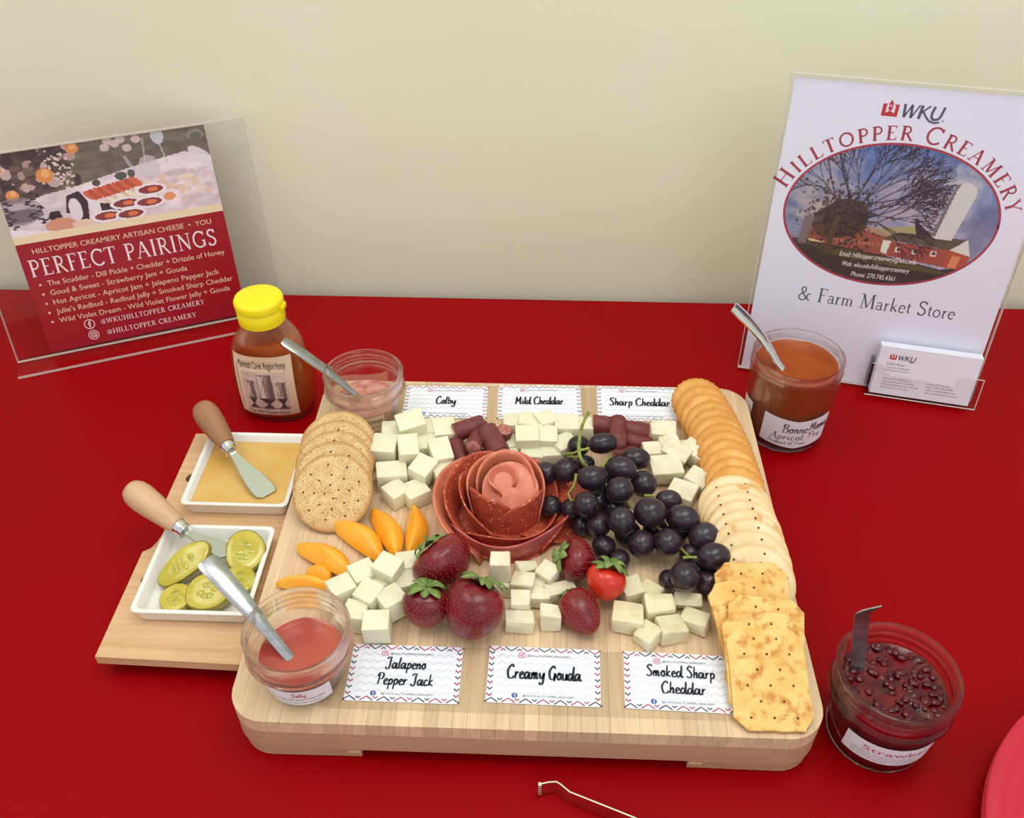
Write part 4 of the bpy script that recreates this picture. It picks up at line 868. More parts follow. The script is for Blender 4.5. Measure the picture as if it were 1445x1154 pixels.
# ------------------------------------------------------------------ snack sausages
def sausage(label, A, B, r, grp):
    A = Vector([float(q) for q in at(*A)]); B = Vector([float(q) for q in at(*B)]); d = B - A; L = d.length
    r *= 1.08; t = thing('sausage_piece', label, 'sausage', A, d.to_track_quat('Z', 'Y').to_euler(), grp)
    w = lambda a, z: 1 + .03 * math.sin(2 * a + z) 
    G().lathe([(r * .9, 0), (r, .06), (r, L * .3), (r * 1.03, L * .6), (r, L - .06), (r * .9, L)], 28, cap0=False, cap1=False, wob=w).build('casing', M['sausage'], t, smooth=50)
    for z0, dz in ((0, -.03), (L, .03)): G().lathe([(r * .9, z0), (r * .86, z0 + dz), (r * .1, z0 + dz * 1.2)], 28, wob=w, cap0=False).build('cut_face', M['sausage_cut'], t, smooth=50)
gs = 'sausage pieces left of the Mild Cheddar heap'
sausage('reddish brown sausage piece lying at the back, under the Colby card corner', (641, 611, 6.0), (682, 597, 6.2), .72, gs)
sausage('thick sausage piece slanting down on top of the left pile', (686, 606, 6.6), (706, 641, 6.0), .8, gs)
sausage('sausage piece with round cut end facing forward, in the middle of the left pile', (668, 632, 6.5), (680, 602, 5.4), .62, gs)
sausage('sausage piece with round cut end facing forward, lowest in the left pile', (667, 653, 5.0), (692, 642, 5.0), .62, gs)
sausage('upright sausage piece on the left of the pile against the tall cheese cube', (641, 624, 5.4), (654, 656, 5.0), .66, gs)
sausage('sausage piece standing on end with pink cut face up, beside the mild cheddar', (712, 606, 6.7), (707, 628, 4.8), .62, gs)
sausage('sausage piece under the slanting thick one, above the salami', (700, 654, 4.85), (672, 662, 4.85), .6, gs)
gs = 'sausage pieces below the Sharp Cheddar card'
sausage('sausage piece whose rounded end touches the grape stem', (836, 598, 6.2), (862, 601, 6.0), .72, gs)
sausage('sausage piece pointing forward below the Sharp Cheddar card', (871, 592, 6.4), (872, 628, 6.0), .66, gs)
sausage('sausage piece lying level just under the Sharp Cheddar card', (879, 604, 5.9), (915, 609, 5.7), .66, gs)
sausage('sausage piece lying in front, its torn end touching the pale cheese', (884, 620, 5.5), (918, 628, 5.0), .62, gs)
sausage('sausage piece low behind the two upper grapes', (866, 642, 5.0), (898, 640, 5.0), .62, gs)
sausage('short sausage piece half hidden behind the topmost grape', (838, 610, 5.0), (858, 616, 5.0), .6, gs)

# ------------------------------------------------------------------ salami rose
RX_, RY_ = 17.1, 18.4
def petal(name, label, phi, dphi, r0, r1, h, m, z0=4.25, sag=0.0, grp='meat slices folded into a rose', wave=.1, top=.55, nx=36, ny=12, spiral=0.0):
    g = G(); pts = []; ph0 = math.radians(phi); dp = math.radians(dphi); sd = rng.rand() * 6
    for j in range(ny + 1):
        for i in range(nx + 1):
            u = 2 * i / nx - 1; v = j / ny; hh = h * (1 - abs(u) ** 2.6) ** top if abs(u) < 1 else 0
            a = ph0 + u * dp / 2; r = r0 + (r1 - r0) * v ** 1.3 + spiral * u + wave * math.sin(4 * a + sd) * v
            r += -.25 * abs(u) ** 3
            z = z0 + max(.02, hh) * v - sag * v * v * h * .5
            pts.append((r * math.cos(a), r * math.sin(a), z))
    g.add(pts, [(j * (nx + 1) + i, j * (nx + 1) + i + 1, (j + 1) * (nx + 1) + i + 1, (j + 1) * (nx + 1) + i) for j in range(ny) for i in range(nx)])
    g.v = [(x, y, z - z0) for x, y, z in g.v]
    o = g.build(name, m, smooth=180, thick=.13); place(o, (RX_, RY_, z0)); tag(o, label, 'meat', grp); return o
def flat_slice(label, dx, dy, R, m, z, rot=0, fold=.0):
    g = G(); rings = []
    for k, zz in ((.05, 0), (.4, 0), (.8, 0), (.97, 0), (1, -.03), (.97, -.1), (.5, -.1), (.05, -.1)):
        rings.append([(R * k * math.cos(a), R * k * .95 * math.sin(a), zz + k * k * (.18 * math.sin(2 * a + rot) + .1 * math.sin(5 * a)) + .2) for a in [2 * PI * i / 48 for i in range(48)]])
    o = g.loops(rings).build('salami_slice', m, smooth=60); place(o, (RX_ + dx, RY_ + dy, z), (0, 0, rot)); tag(o, label, 'meat', 'meat slices folded into a rose')
flat_slice('flat pepperoni slice spread under the grapes at the right of the rose', 3.6, 1.0, 4.2, M['salami'], 4.3, .4)
flat_slice('flat pepperoni slice under the back of the rose', .2, 2.0, 4.6, M['salami'], 4.22, 1.4)
flat_slice('flat pepperoni slice lying lowest under the rose heart', 0, -.6, 4.5, M['salami'], 4.14, .2)
petal('ham_slice', 'wide orange ham petal curling at the left side of the rose', 172, 160, 4.3, 5.6, 2.2, M['ham'], top=.4)
petal('salami_slice', 'pepperoni petal standing inside the wide left ham petal', 150, 150, 3.7, 4.7, 2.9, M['salami'], top=.45)
petal('salami_slice', 'pepperoni petal curving round the back of the rose below the cheddar cubes', 80, 150, 3.4, 4.4, 2.4, M['salami'])
petal('salami_slice', 'pepperoni petal leaning outward on the right beside the single grape', 5, 120, 3.4, 5.0, 1.5, M['salami'])
petal('ham_slice', 'mauve ham slice ruffled along the front of the rose above the cheese', -74, 165, 4.5, 5.0, 2.1, M['pink_ham'], wave=.22, top=.28, z0=4.2)
petal('salami_slice', 'low pepperoni petal with a rolled lip at the front of the rose', -70, 140, 3.5, 4.3, 1.9, M['salami'], wave=.15, top=.35)
petal('salami_slice', 'large pepperoni petal folded on the left of the rose heart', -172, 150, 2.9, 3.6, 3.3, M['salami'], top=.7)
petal('ham_slice', 'orange rimmed ham petal arching all round the rose heart', 92, 235, 2.7, 3.0, 4.0, M['ham'], top=.45, wave=.05)
petal('salami_slice', 'pepperoni petal crossing the front left of the rose heart', -128, 150, 2.4, 2.6, 4.1, M['salami'], spiral=-.3, top=.8, wave=.05)
petal('salami_slice', 'pepperoni petal crossing the front right of the rose heart', -42, 150, 2.5, 2.7, 3.6, M['salami'], spiral=.25, top=.75, wave=.05)
petal('ham_slice', 'ham petal rolled over at the top of the rose heart', 90, 220, 2.0, 2.25, 4.7, M['ham'], top=.5, wave=.08)
def leaning(label, dx, dy, z, R, m, tx, ty=0):
    g = G(); rings = []
    for k, zz in ((.03, .1), (.4, .12), (.8, .06), (.97, 0), (1, -.05), (.95, -.12), (.5, -.1), (.03, -.08)):
        rings.append([(R * k * math.cos(a), R * k * 1.05 * math.sin(a), zz + .28 * (k * math.cos(a)) ** 2) for a in [2 * PI * i / 40 for i in range(40)]])
    o = g.loops(rings).build('ham_slice', m, smooth=60); place(o, (RX_ + dx, RY_ + dy, z), (tx, ty, 0)); tag(o, label, 'meat', 'meat slices folded into a rose')
leaning('smooth pink ham flap with tiny dark specks leaning in the rose heart', .35, -.1, 7.0, 2.15, M['ham'], .62, .08)
petal('ham_slice', 'narrow curled ham loop at the top left of the rose heart', 130, 250, .95, 1.25, 1.2, M['ham'], z0=7.3, spiral=.2, wave=0, top=.3)

# ------------------------------------------------------------------ apricot wedges
def wedge(label, A, B, w, h):
    w *= 1.2; h *= 1.1
    A = Vector([float(q) for q in at(*A)]); B = Vector([float(q) for q in at(*B)]); d = B - A; L = d.length
    t = thing('apricot_wedge', label, 'fruit', (A + B) / 2, (0, 0, math.atan2(d.y, d.x)), 'apricot wedges fanned on the board'); t.rotation_euler.y = -math.asin(d.z / L)
    f1, f2 = [], []
    for k in range(17):
        s = k / 16; x = (s - .5) * L; q = max(.06, math.sin(PI * min(1, max(0, s)) ** .95) ** .62); hh = h * q; ww = w * q / 2
        y0 = .25 * math.sin(PI * s) * w
        f1.append([(x, y0 - ww, -h * .3 + hh * .1), (x, y0 - ww * .55, hh * .55), (x, y0 - ww * .1, hh * .9), (x, y0 + ww * .1, hh * .88), (x, y0 + ww * .8, hh * .25), (x, y0 + ww, -h * .2)])
        f2.append([(x, y0 + ww, -h * .2), (x, y0 + ww * .75, -h * .35), (x, y0, -h * .45), (x, y0 - ww * .75, -h * .42), (x, y0 - ww, -h * .3 + hh * .1)])
    G().loops(f1, False, False, False).add([], []).build('flesh', M['apricot'], t, smooth=50)
    G().loops(f2, False, False, False).build('rind', M['apricot_rind'], t, smooth=60)
    for r_, nme in ((f1[0][::1] + f2[0][1:-1], 0), (f1[-1] + f2[-1][1:-1], 1)): pass
wedge('apricot wedge third from the right of the fan, pointing away toward the wheat crackers', (471, 738, 4.7), (538, 788, 4.9), 1.75, .95)
wedge('slim apricot wedge second from the right of the fan', (524, 719, 4.7), (560, 784, 4.9), 1.55, 1.0)
wedge('apricot wedge rightmost of the fan, beside the salami rose', (583, 713, 4.8), (577, 782, 4.9), 1.45, 1.0)
wedge('apricot wedge fourth from the right of the fan, touching the pepper jack heap', (418, 770, 4.7), (498, 812, 4.9), 1.6, .9)
wedge('short apricot wedge tucked beneath the fourth one', (432, 806, 4.6), (466, 817, 4.6), 1.4, .6)
wedge('flat apricot wedge just behind the pink jelly jar', (389, 823, 4.6), (470, 829, 4.6), 1.1, .7)

# ------------------------------------------------------------------ strawberries
def berry(label, A, B, R, m, nl=8, ll=1.1, stem=False):
    A = Vector([float(q) for q in at(*A)]); B = Vector([float(q) for q in at(*B)]); d = B - A; L = d.length
    t = thing('strawberry', label, 'strawberry', A, d.to_track_quat('Z', 'Y').to_euler(), 'strawberries on the board')
    pf = [(.08, .12), (.45, .02), (.8, .1), (.96, .24), (1.0, .38), (.94, .55), (.78, .72), (.55, .87), (.3, .965), (.06, 1.0)]
    rr_ = lambda s: float(np.interp(s, [p[1] for p in pf[1:]], [p[0] for p in pf[1:]]))
    wb = lambda a, z: 1 + .05 * math.sin(2 * a + R * 9) + .03 * math.sin(3 * a + 1)
    prs = smoothp([(a * R, b * L) for a, b in pf], 3)
    G().lathe([(max(.02, a), b) for a, b in prs], 40, wob=wb).build('flesh', m, t, smooth=180)
    g = G(); rows = 11
    for j in range(rows):
        s = .12 + .82 * j / rows; r = rr_(s) * R; n = max(4, int(2 * PI * r / .42))
        sl = (rr_(min(1, s + .03)) - rr_(s - .03)) * R / (.06 * L)
        for i in range(n):
            a = 2 * PI * (i + .5 * (j % 2)) / n; k = r * wb(a, 0) + .01; c = Vector((k * math.cos(a), k * math.sin(a), s * L))
            nrm = Vector((math.cos(a), math.sin(a), -sl)).normalized(); tz = Vector((sl * math.cos(a), sl * math.sin(a), 1)).normalized(); tx = nrm.cross(tz)
            g.add([c + tz * .085, c + tx * .05, c - tz * .085, c - tx * .05, c + nrm * .035, c - nrm * .03], [(0, 1, 4), (1, 2, 4), (2, 3, 4), (3, 0, 4), (1, 0, 5), (2, 1, 5), (3, 2, 5), (0, 3, 5)])
    o = g.build('seeds', M['seed'], t, smooth=180); o['kind'] = 'stuff'
    for i in range(nl):
        a = 2 * PI * i / nl + rng.uniform(-.2, .2); l_ = ll * rng.uniform(.8, 1.2); rings = []; lift = rng.uniform(.1, .6); ca, sa = math.cos(a), math.sin(a)
        V = []; ns = 7
        for k in range(ns + 1):
            s = k / ns; rad = .1 + l_ * s * .95; zz = -.12 - lift * math.sin(s * PI * .8) * .8 + (.25 * s * s); w_ = .36 * math.sin(PI * (s * .85 + .1)) ** .8 * (1 if s < 1 else 0)
            for q in (-1, 0, 1): V.append((rad * ca - q * w_ * sa, rad * sa + q * w_ * ca, zz + (.07 if q else 0)))
        F = [(k * 3 + q, k * 3 + q + 1, k * 3 + q + 4, k * 3 + q + 3) for k in range(ns) for q in (0, 1)]
        obj('leaf', V, F, M['calyx'], t, smooth=180, thick=.04)
    if stem: G().tube([(0, 0, -.05), (.05, 0, -.4), (.2, .05, -.8)], .09, 8).build('stem', M['stem'], t, smooth=60)
    return t
berry('large dark strawberry behind the other two, leaves pointing up at the salami rose', (606, 770, 7.2), (648, 822, 5.2), 2.15, M['berry'], ll=1.4, stem=True)
berry('smaller strawberry at the left of the trio with a flat leafy cap', (602, 830, 7.3), (599, 884, 4.7), 1.55, M['berry'], nl=9, ll=1.35)
berry('big dark strawberry at the front of the trio, nearest the cards', (681, 823, 7.7), (653, 900, 4.8), 2.1, M['berry'], nl=9, ll=1.5)
berry('dark strawberry lying under the grapes with leaves to the left', (793, 783, 6.4), (838, 798, 5.4), 1.65, M['berry'], ll=1.2)
berry('bright orange red strawberry in the middle right of the board', (861, 799, 7.0), (846, 846, 4.9), 1.42, M['berry_light'], nl=9, ll=1.3)
berry('small dark strawberry at the front between the two heaps of cheese', (801, 840, 5.6), (839, 891, 5.3), 1.35, M['berry'], nl=6, ll=.65)

# ------------------------------------------------------------------ grapes
GR = [(455, 270, 88, 62, 3.6, 'topmost of the bunch, below the sausage pieces'), (315, 285, 66, 62, 2.2, 'tucked behind the green stem at the top left'), (645, 360, 88, 66, 2.3, 'upper right, against the pale cheese'),
 (560, 415, 92, 70, 3.3, 'upper middle, in front of the topmost right hand pair'), (692, 505, 78, 78, 1.9, 'right shoulder of the upper cluster'), (555, 540, 80, 78, 3.3, 'round one in the centre of the upper cluster'),
 (392, 472, 88, 74, 3.7, 'with a pale streak, at the foot of the stem'), (240, 425, 76, 84, 2.9, 'left of the stem foot, second from the left'), (128, 440, 70, 88, 2.1, 'leftmost of the upper cluster'),
 (155, 637, 66, 66, 1.6, 'single one lying on the salami'), (365, 652, 76, 84, 2.9, 'bluish one below the stem foot'), (285, 680, 62, 76, 1.5, 'half hidden left of the bluish one'),
 (562, 718, 82, 80, 3.1, 'round one with a rough patch in the middle of the bunch'), (420, 765, 72, 98, 1.6, 'long one above the dark strawberry'), (730, 672, 94, 86, 3.2, 'large round one at the centre right'),
 (838, 603, 78, 64, 1.6, 'flattened one behind the centre right, near the broad cheese cube'), (922, 705, 98, 78, 2.7, 'long horizontal one near the pale crackers'), (678, 852, 80, 82, 1.7, 'lower middle, above the gap in the board'),
 (833, 845, 80, 88, 2.2, 'next right of the lower middle one'), (1040, 820, 90, 86, 1.9, 'beside the pale crackers'), (1100, 928, 98, 80, 2.6, 'rightmost of the bunch'),
 (930, 1042, 84, 98, 2.4, 'frontmost with a bright glint'), (835, 1060, 56, 88, 1.1, 'left of the frontmost, low on the board'), (1068, 1080, 76, 76, 1.1, 'low at the lower right corner of the bunch'),
 (530, 912, 62, 72, 1.0, 'lowest on the left, behind the bright strawberry'), (445, 615, 62, 62, 1.5, 'dark one deep in the middle of the bunch'), (352, 385, 58, 46, 1.6, 'small one beneath the topmost grape'), (965, 905, 60, 60, 1.1, 'deep between the right hand grapes'), (470, 855, 70, 76, 1.2, 'deep one just above the strawberry calyx'), (600, 790, 76, 76, 1.3, 'deep one under the rough patched grape'),
 (760, 765, 72, 72, 1.1, 'deep one below the large centre right grape'), (520, 640, 76, 70, 1.3, 'deep one between the bluish and the rough patched grapes'), (450, 540, 70, 70, 1.4, 'deep one behind the pale streaked grape'), (340, 735, 64, 64, 1.1, 'deep one between the salami and the long grape'), (495, 460, 66, 60, 1.3, 'deep one in the upper cluster'), (900, 770, 66, 66, 1.0, 'deep one under the long horizontal grape'), (1000, 1000, 66, 66, 1.0, 'deep one inside the lower right cluster')]
GP = []
for a in GR:
    px, py = 740 + a[0] / 4.12, 560 + a[1] / 4.12; z = BT + a[4]; p = at(px, py, z); sc_ = np.linalg.norm(p - CAM) / FPX / 4.12; GP.append([np.array(p), a[2] * sc_, a[3] * sc_])
for it in range(60):      # let the berries push one another apart a little, keeping them above the board
    for i in range(len(GP)):
        for k in range(i):
            d = GP[i][0] - GP[k][0]; L = np.linalg.norm(d); mn = .86 * ((GP[i][1] + GP[i][2]) / 2 + (GP[k][1] + GP[k][2]) / 2)
            if L < mn: 
                p_ = d / L * (mn - L) * .25; p_[0] *= .5; GP[i][0] = GP[i][0] + p_; GP[k][0] = GP[k][0] - p_
        GP[i][0][2] = max(GP[i][0][2], BT + min(GP[i][1], GP[i][2]) + .05)
for (p, ra, rb), a in zip(GP, GR):
    lo, sh = max(ra, rb), min(ra, rb)
    o = G().lathe([(max(.02, sh * math.sin(t)), 0 - lo * math.cos(t)) for t in [PI * (.02 + .96 * k / 18) for k in range(19)]], 28).build('grape', M['grape'], smooth=180)
    rot = Euler((0, PI / 2, rng.uniform(-.2, .2))) if ra >= rb else Euler((math.radians(50), 0, rng.uniform(-.3, .3)))
    place(o, p, rot); tag(o, 'black grape, ' + a[5], 'grape', 'black grapes of the bunch')
gq = lambda x, y, z: tuple(at(740 + x / 4.12, 560 + y / 4.12, BT + z))
st = thing('grape_stem', 'green grape stem rising out of the bunch toward the Sharp Cheddar card', 'stem', (0, 0, 0))
G().tube([gq(372, 92, 4.7), gq(350, 130, 4.7), gq(335, 170, 4.7), gq(322, 230, 4.6), gq(315, 290, 4.6), gq(322, 345, 4.4), gq(345, 392, 4.0), gq(400, 430, 2.8), gq(520, 560, 2.3), gq(700, 700, 2.0), gq(850, 820, 1.9), gq(960, 930, 2.0), gq(1005, 938, 2.3)], [.16, .12, .13, .12, .13, .16, .14, .12, .12, .1, .1, .1, .12], 10).build('main_stem', M['stem'], st, smooth=60)
for pts in ([(322, 310, 4.5), (290, 325, 4.3), (250, 330, 4.0), (235, 340, 3.6)], [(318, 310, 4.5), (350, 305, 4.5), (372, 300, 4.3)], [(318, 345, 4.4), (290, 350, 4.1), (268, 345, 3.8)], [(300, 450, 4.4), (296, 480, 4.3), (285, 520, 4.2), (255, 560, 3.8), (268, 600, 3.4), (290, 600, 3.2)], [(445, 410, 3.6), (470, 385, 3.6), (490, 352, 3.4)], [(700, 575, 3.1), (735, 572, 3.2), (752, 578, 3.0)], [(925, 935, 2.4), (965, 932, 2.6), (1003, 934, 2.6)]):
    G().tube([gq(*q) for q in pts], [.13] + [.09] * (len(pts) - 2) + [.14], 8).build('stalk', M['stem'], st, smooth=60)

# ------------------------------------------------------------------ left acrylic sign with the pairings flyer
def sgn(name, label, x, y, yaw, lean):
    t = thing(name, label, 'sign', (0, 0, 0)); yw, le = yaw, lean
    u = (math.cos(yw), math.sin(yw), 0); nb = (-math.sin(yw), math.cos(yw), 0); v = (math.sin(le) * nb[0], math.sin(le) * nb[1], math.cos(le))
    frame(t, (x, y, .3), u, v); return t
le = math.radians(13.04); LS = sgn('acrylic_sign_holder', 'clear acrylic stand with a red Perfect Pairings flyer leaning near the wall at left', -33.23, 41.69, .4089, le)
E_ = lambda s, up: (-math.sin(le) * s + math.cos(le) * up, math.cos(le) * s + math.sin(le) * up)
WL, HL = 26.8, 20.34
G().box(0, WL, .1, HL, .02, .2).build('front_sheet', M['acrylic'], LS); G().box(0, WL, .1, HL, -.3, -.12).build('back_sheet', M['acrylic'], LS)
g = G(); sec = [E_(0, -.25), E_(2.5, -.25), E_(2.6, -.1), E_(2.5, 0), E_(.3, .05), (0.35, .2)]; g.loops([[(x, a, b) for a, b in sec] for x in (0, WL)]).build('foot', M['acrylic'], LS)
for nm, bx in (('bright_edge', (0, WL, HL - .06, HL + .02, -.3, .2)), ('bright_edge', (WL - .05, WL + .02, .1, HL, -.3, .2)), ('bright_edge', (-.02, .05, .1, HL, -.3, .2)), ('bright_edge', (0, WL, 0.02, .14, .0, .24))): G().box(*bx).build(nm, M['acrylic_edge'], LS)
g = G(); a0, b0 = E_(2.58, -.25), E_(2.58, 0); g.loops([[(x, a0[0], a0[1]), (x, a0[0], a0[1] + .07), (x, b0[0], b0[1] + .07), (x, b0[0], b0[1])] for x in (0, WL)]).build('bright_edge', M['acrylic_edge'], LS)
fl = tag(obj('flyer', *(lambda g: (g.v, g.f))(G().box(3.2, 22.9, .35, 20.15, -.1, -.04)), M['flyer_red']), 'red and cream flyer reading Perfect Pairings inside the left stand', 'flyer'); fl.matrix_world = LS.matrix_world
G().box(3.2, 22.9, 11.6, 12.35, -.04, -.035).build('cream_band', M['cream_print'], fl)
P = Pic(230, 92, (226, 206, 212))
P.poly([(0, 1), (1, 1), (1, .62), (.88, .72), (.6, .62), (.35, .5), (.1, .42), (0, .42)], (112, 102, 88)); P.poly([(0, 1), (.36, 1), (.34, .55), (.1, .42), (0, .4)], (92, 68, 64)); P.noise(3, 26)
for q in range(60): x, y = rng.rand() * .36, .55 + rng.rand() * .45; P.ell(x, y, .012 + .02 * rng.rand(), .03 + .04 * rng.rand(), [(198, 160, 150), (70, 52, 52), (120, 98, 84), (222, 196, 190), (60, 44, 48)][rng.randint(5)], .8)
for q in range(70): x, y = .29 + rng.randn() * .035, .7 + rng.randn() * .13; P.ell(x, y, .006, .014, (226, 206, 198), .9)
for x, y, r in ((.225, .68, .04), (.06, .5, .03), (.375, .95, .03), (.02, .82, .03)):
    P.ell(x, y, r, r * 2.2, (222, 144, 84)); P.ell(x + .005, y + .02, r * .5, r * 1.2, (240, 176, 110))
P.ell(.06, .3, .11, .17, (150, 132, 140), .8); P.ell(.07, .24, .1, .08, (110, 96, 104), .8); P.ell(.07, .36, .1, .03, (188, 172, 182))
for q in range(16): P.ell(.14 + .03 * math.sin(q), .5 - q * .025, .015, .012, (62, 50, 58))
for q in range(12): P.ell(.02 + .015 * math.sin(q * 2), .42 - q * .03, .014, .014, (70, 58, 64))
for x, y in ((.52, .9), (.57, .93), (.62, .86), (.54, .97), (.67, .95), (.6, .97)): P.ell(x, y, .022, .045, (216, 190, 186), .9)
P.line((.7, .95), (.68, .5), .012, (206, 206, 208), .5, 2.5); P.ell(.77, .95, .03, .1, (214, 220, 226), .8); P.line((.77, .9), (.79, .6), .01, (196, 200, 202), .7, 2.5); P.line((.6, .75), (.63, .55), .02, (200, 196, 200), .6, 2.5)
P.ell(.7, .58, .05, .16, (206, 198, 204), .7); P.ell(.95, .9, .04, .07, (150, 150, 140), .7); P.ell(.95, .88, .03, .05, (98, 96, 84), .8); P.ell(.96, .62, .04, .16, (228, 216, 222), .9, .3); P.ell(.9, .4, .015, .04, (120, 120, 100)); P.ell(.82, .48, .06, .04, (200, 180, 176), .7)
for q in range(50): P.ell(.62 + rng.rand() * .36, .12 + rng.rand() * .36, .01 + .02 * rng.rand(), .02 + .02 * rng.rand(), [(236, 222, 226), (240, 214, 190), (206, 178, 176), (230, 190, 160)][rng.randint(4)], .7)
P.ell(.44, .5, .02, .04, (90, 84, 72)); P.ell(.56, .54, .028, .05, (86, 88, 74)); P.ell(.61, .55, .018, .05, (96, 92, 78)); 
for q in range(11): x = .4 + q * .022; P.ell(x, .36 + q * .008, .022, .07, [(214, 102, 70), (188, 84, 62)][q % 2], 1, .3)
for q in range(9): x = .46 + q * .022; P.ell(x, .22 + q * .014, .018, .06, [(244, 228, 204), (222, 200, 176)][q % 2], 1, .5)
P.poly([(.42, .26), (.53, .2), (.52, .1), (.43, .12)], (74, 44, 50)); P.poly([(.37, .34), (.43, .28), (.43, .12), (.39, .12)], (236, 222, 228)); P.poly([(.29, .4), (.35, .44), (.38, .3), (.36, .0), (.33, .0), (.3, .16), (.27, .2)], (66, 44, 52))
P.poly([(.2, .24), (.24, .24), (.25, .15), (.21, .12), (.18, .16)], (58, 40, 46)); P.ell(.315, .22, .03, .14, (232, 218, 224)); P.ell(.23, .06, .07, .09, (214, 150, 120)); P.ell(.33, .04, .05, .05, (236, 200, 180)); P.poly([(0, .1), (.2, 0), (0, 0)], (240, 226, 232))
for x, y in ((.45, .08), (.55, .2), (.68, .32), (.66, .17), (.56, .06)):
    P.ell(x, y, .075, .075, (242, 230, 236)); P.ell(x, y, .06, .05, (142, 60, 58)); P.ell(x + .01, y, .025, .03, (226, 118, 76))
P.ell(.76, .2, .03, .05, (230, 150, 100))
P.build('photo_print', M['print'], fl, 3.2, 22.9, 12.35, 20.15, -.036)
g = G(); serif(g, 'PERFECT PAIRINGS', 12.75, 8.25, 1.7, 18.0, 'c', -.035); g.build('title_lettering', M['white_print'], fl)
g = G(); sans(g, 'HILLTOPPER CREAMERY ARTISAN CHEESE  •  YOU', 13.0, 10.5, .52, 17.0, 'c', z=-.035)
for k, s_ in enumerate(('The Scudder - Dill Pickle + Cheddar + Drizzle of Honey', 'Goud & Sweet - Strawberry Jam + Gouda', 'Hot Apricot - Apricot Jam + Jalapeno Pepper Jack', "Julie's Redbud - Redbud Jelly + Smoked Sharp Cheddar", 'Wild Violet Dream - Wild Violet Flower Jelly + Gouda')):
    y = 7.15 - k * .98; g.poly(ell(4.25, y + .22, .12, .12, n=10), -.035); sans(g, s_, 4.9, y, .55, (17.2, 13.2, 16.2, 17.4, 16.9)[k], z=-.035)
g.build('lettering', M['gold_print'], fl)
g = G(); serif(g, '@WKUHILLTOPPER CREAMERY', 8.6, 2.25, .52, 10.4, 'l', -.035); serif(g, '@HILLTOPPER CREAMERY', 8.9, 1.05, .52, 9.0, 'l', -.035)
g.stroke(ell(7.5, 2.5, .48, .48) + [(7.98, 2.5)], .07, -.035); g.stroke([(7.66, 2.82), (7.52, 2.78), (7.5, 2.15)], .13, -.035); g.stroke([(7.34, 2.5), (7.66, 2.5)], .1, -.035)
g.stroke(ell(7.6, 1.3, .48, .48) + [(8.08, 1.3)], .06, -.035); g.stroke(rrect(7.34, 7.86, 1.04, 1.56, .14, 4) + [(7.86, 1.18)], .06, -.035); g.stroke(ell(7.6, 1.3, .13, .13, n=12) + [(7.73, 1.3)], .05, -.035)
g.build('handle_lettering', M['white_print'], fl)

# ------------------------------------------------------------------ right stand: creamery poster and business cards
lr = math.radians(6.07); RS = sgn('poster_stand', 'upright clear acrylic stand holding the white creamery poster at the right', 39.3, 43.64, math.radians(-12.1), lr)
WR, HR_ = 22.0, 28.6
G().box(0, WR, 0, HR_, .03, .16).build('front_sheet', M['acrylic'], RS); G().box(0, WR, 0, HR_, -.3, -.16).build('back_sheet', M['acrylic'], RS)
for bx in ((0, WR, HR_ - .05, HR_ + .02, -.3, .18), (-.02, .05, 0, HR_, -.3, .18), (WR - .05, WR + .02, 0, HR_, -.3, .18), (0, WR, -.03, .04, -.3, .18)): G().box(*bx).build('bright_edge', M['acrylic_edge'], RS)
Eb = lambda s, up: (-math.sin(lr) * s + math.cos(lr) * up, math.cos(lr) * s + math.sin(lr) * up)
G().loops([[(x, *Eb(-.2, -.27)), (x, *Eb(-6.5, -.27)), (x, *Eb(-6.5, -.1)), (x, *Eb(-.2, -.1))] for x in (0, WR)]).build('foot', M['acrylic'], RS)
po = tag(obj('poster', *(lambda g: (g.v, g.f))(G().box(.35, 21.7, .1, 28.25, -.12, -.03)), M['paper']), 'white poster with an oval farm photo inside the right stand', 'poster'); po.matrix_world = RS.matrix_world
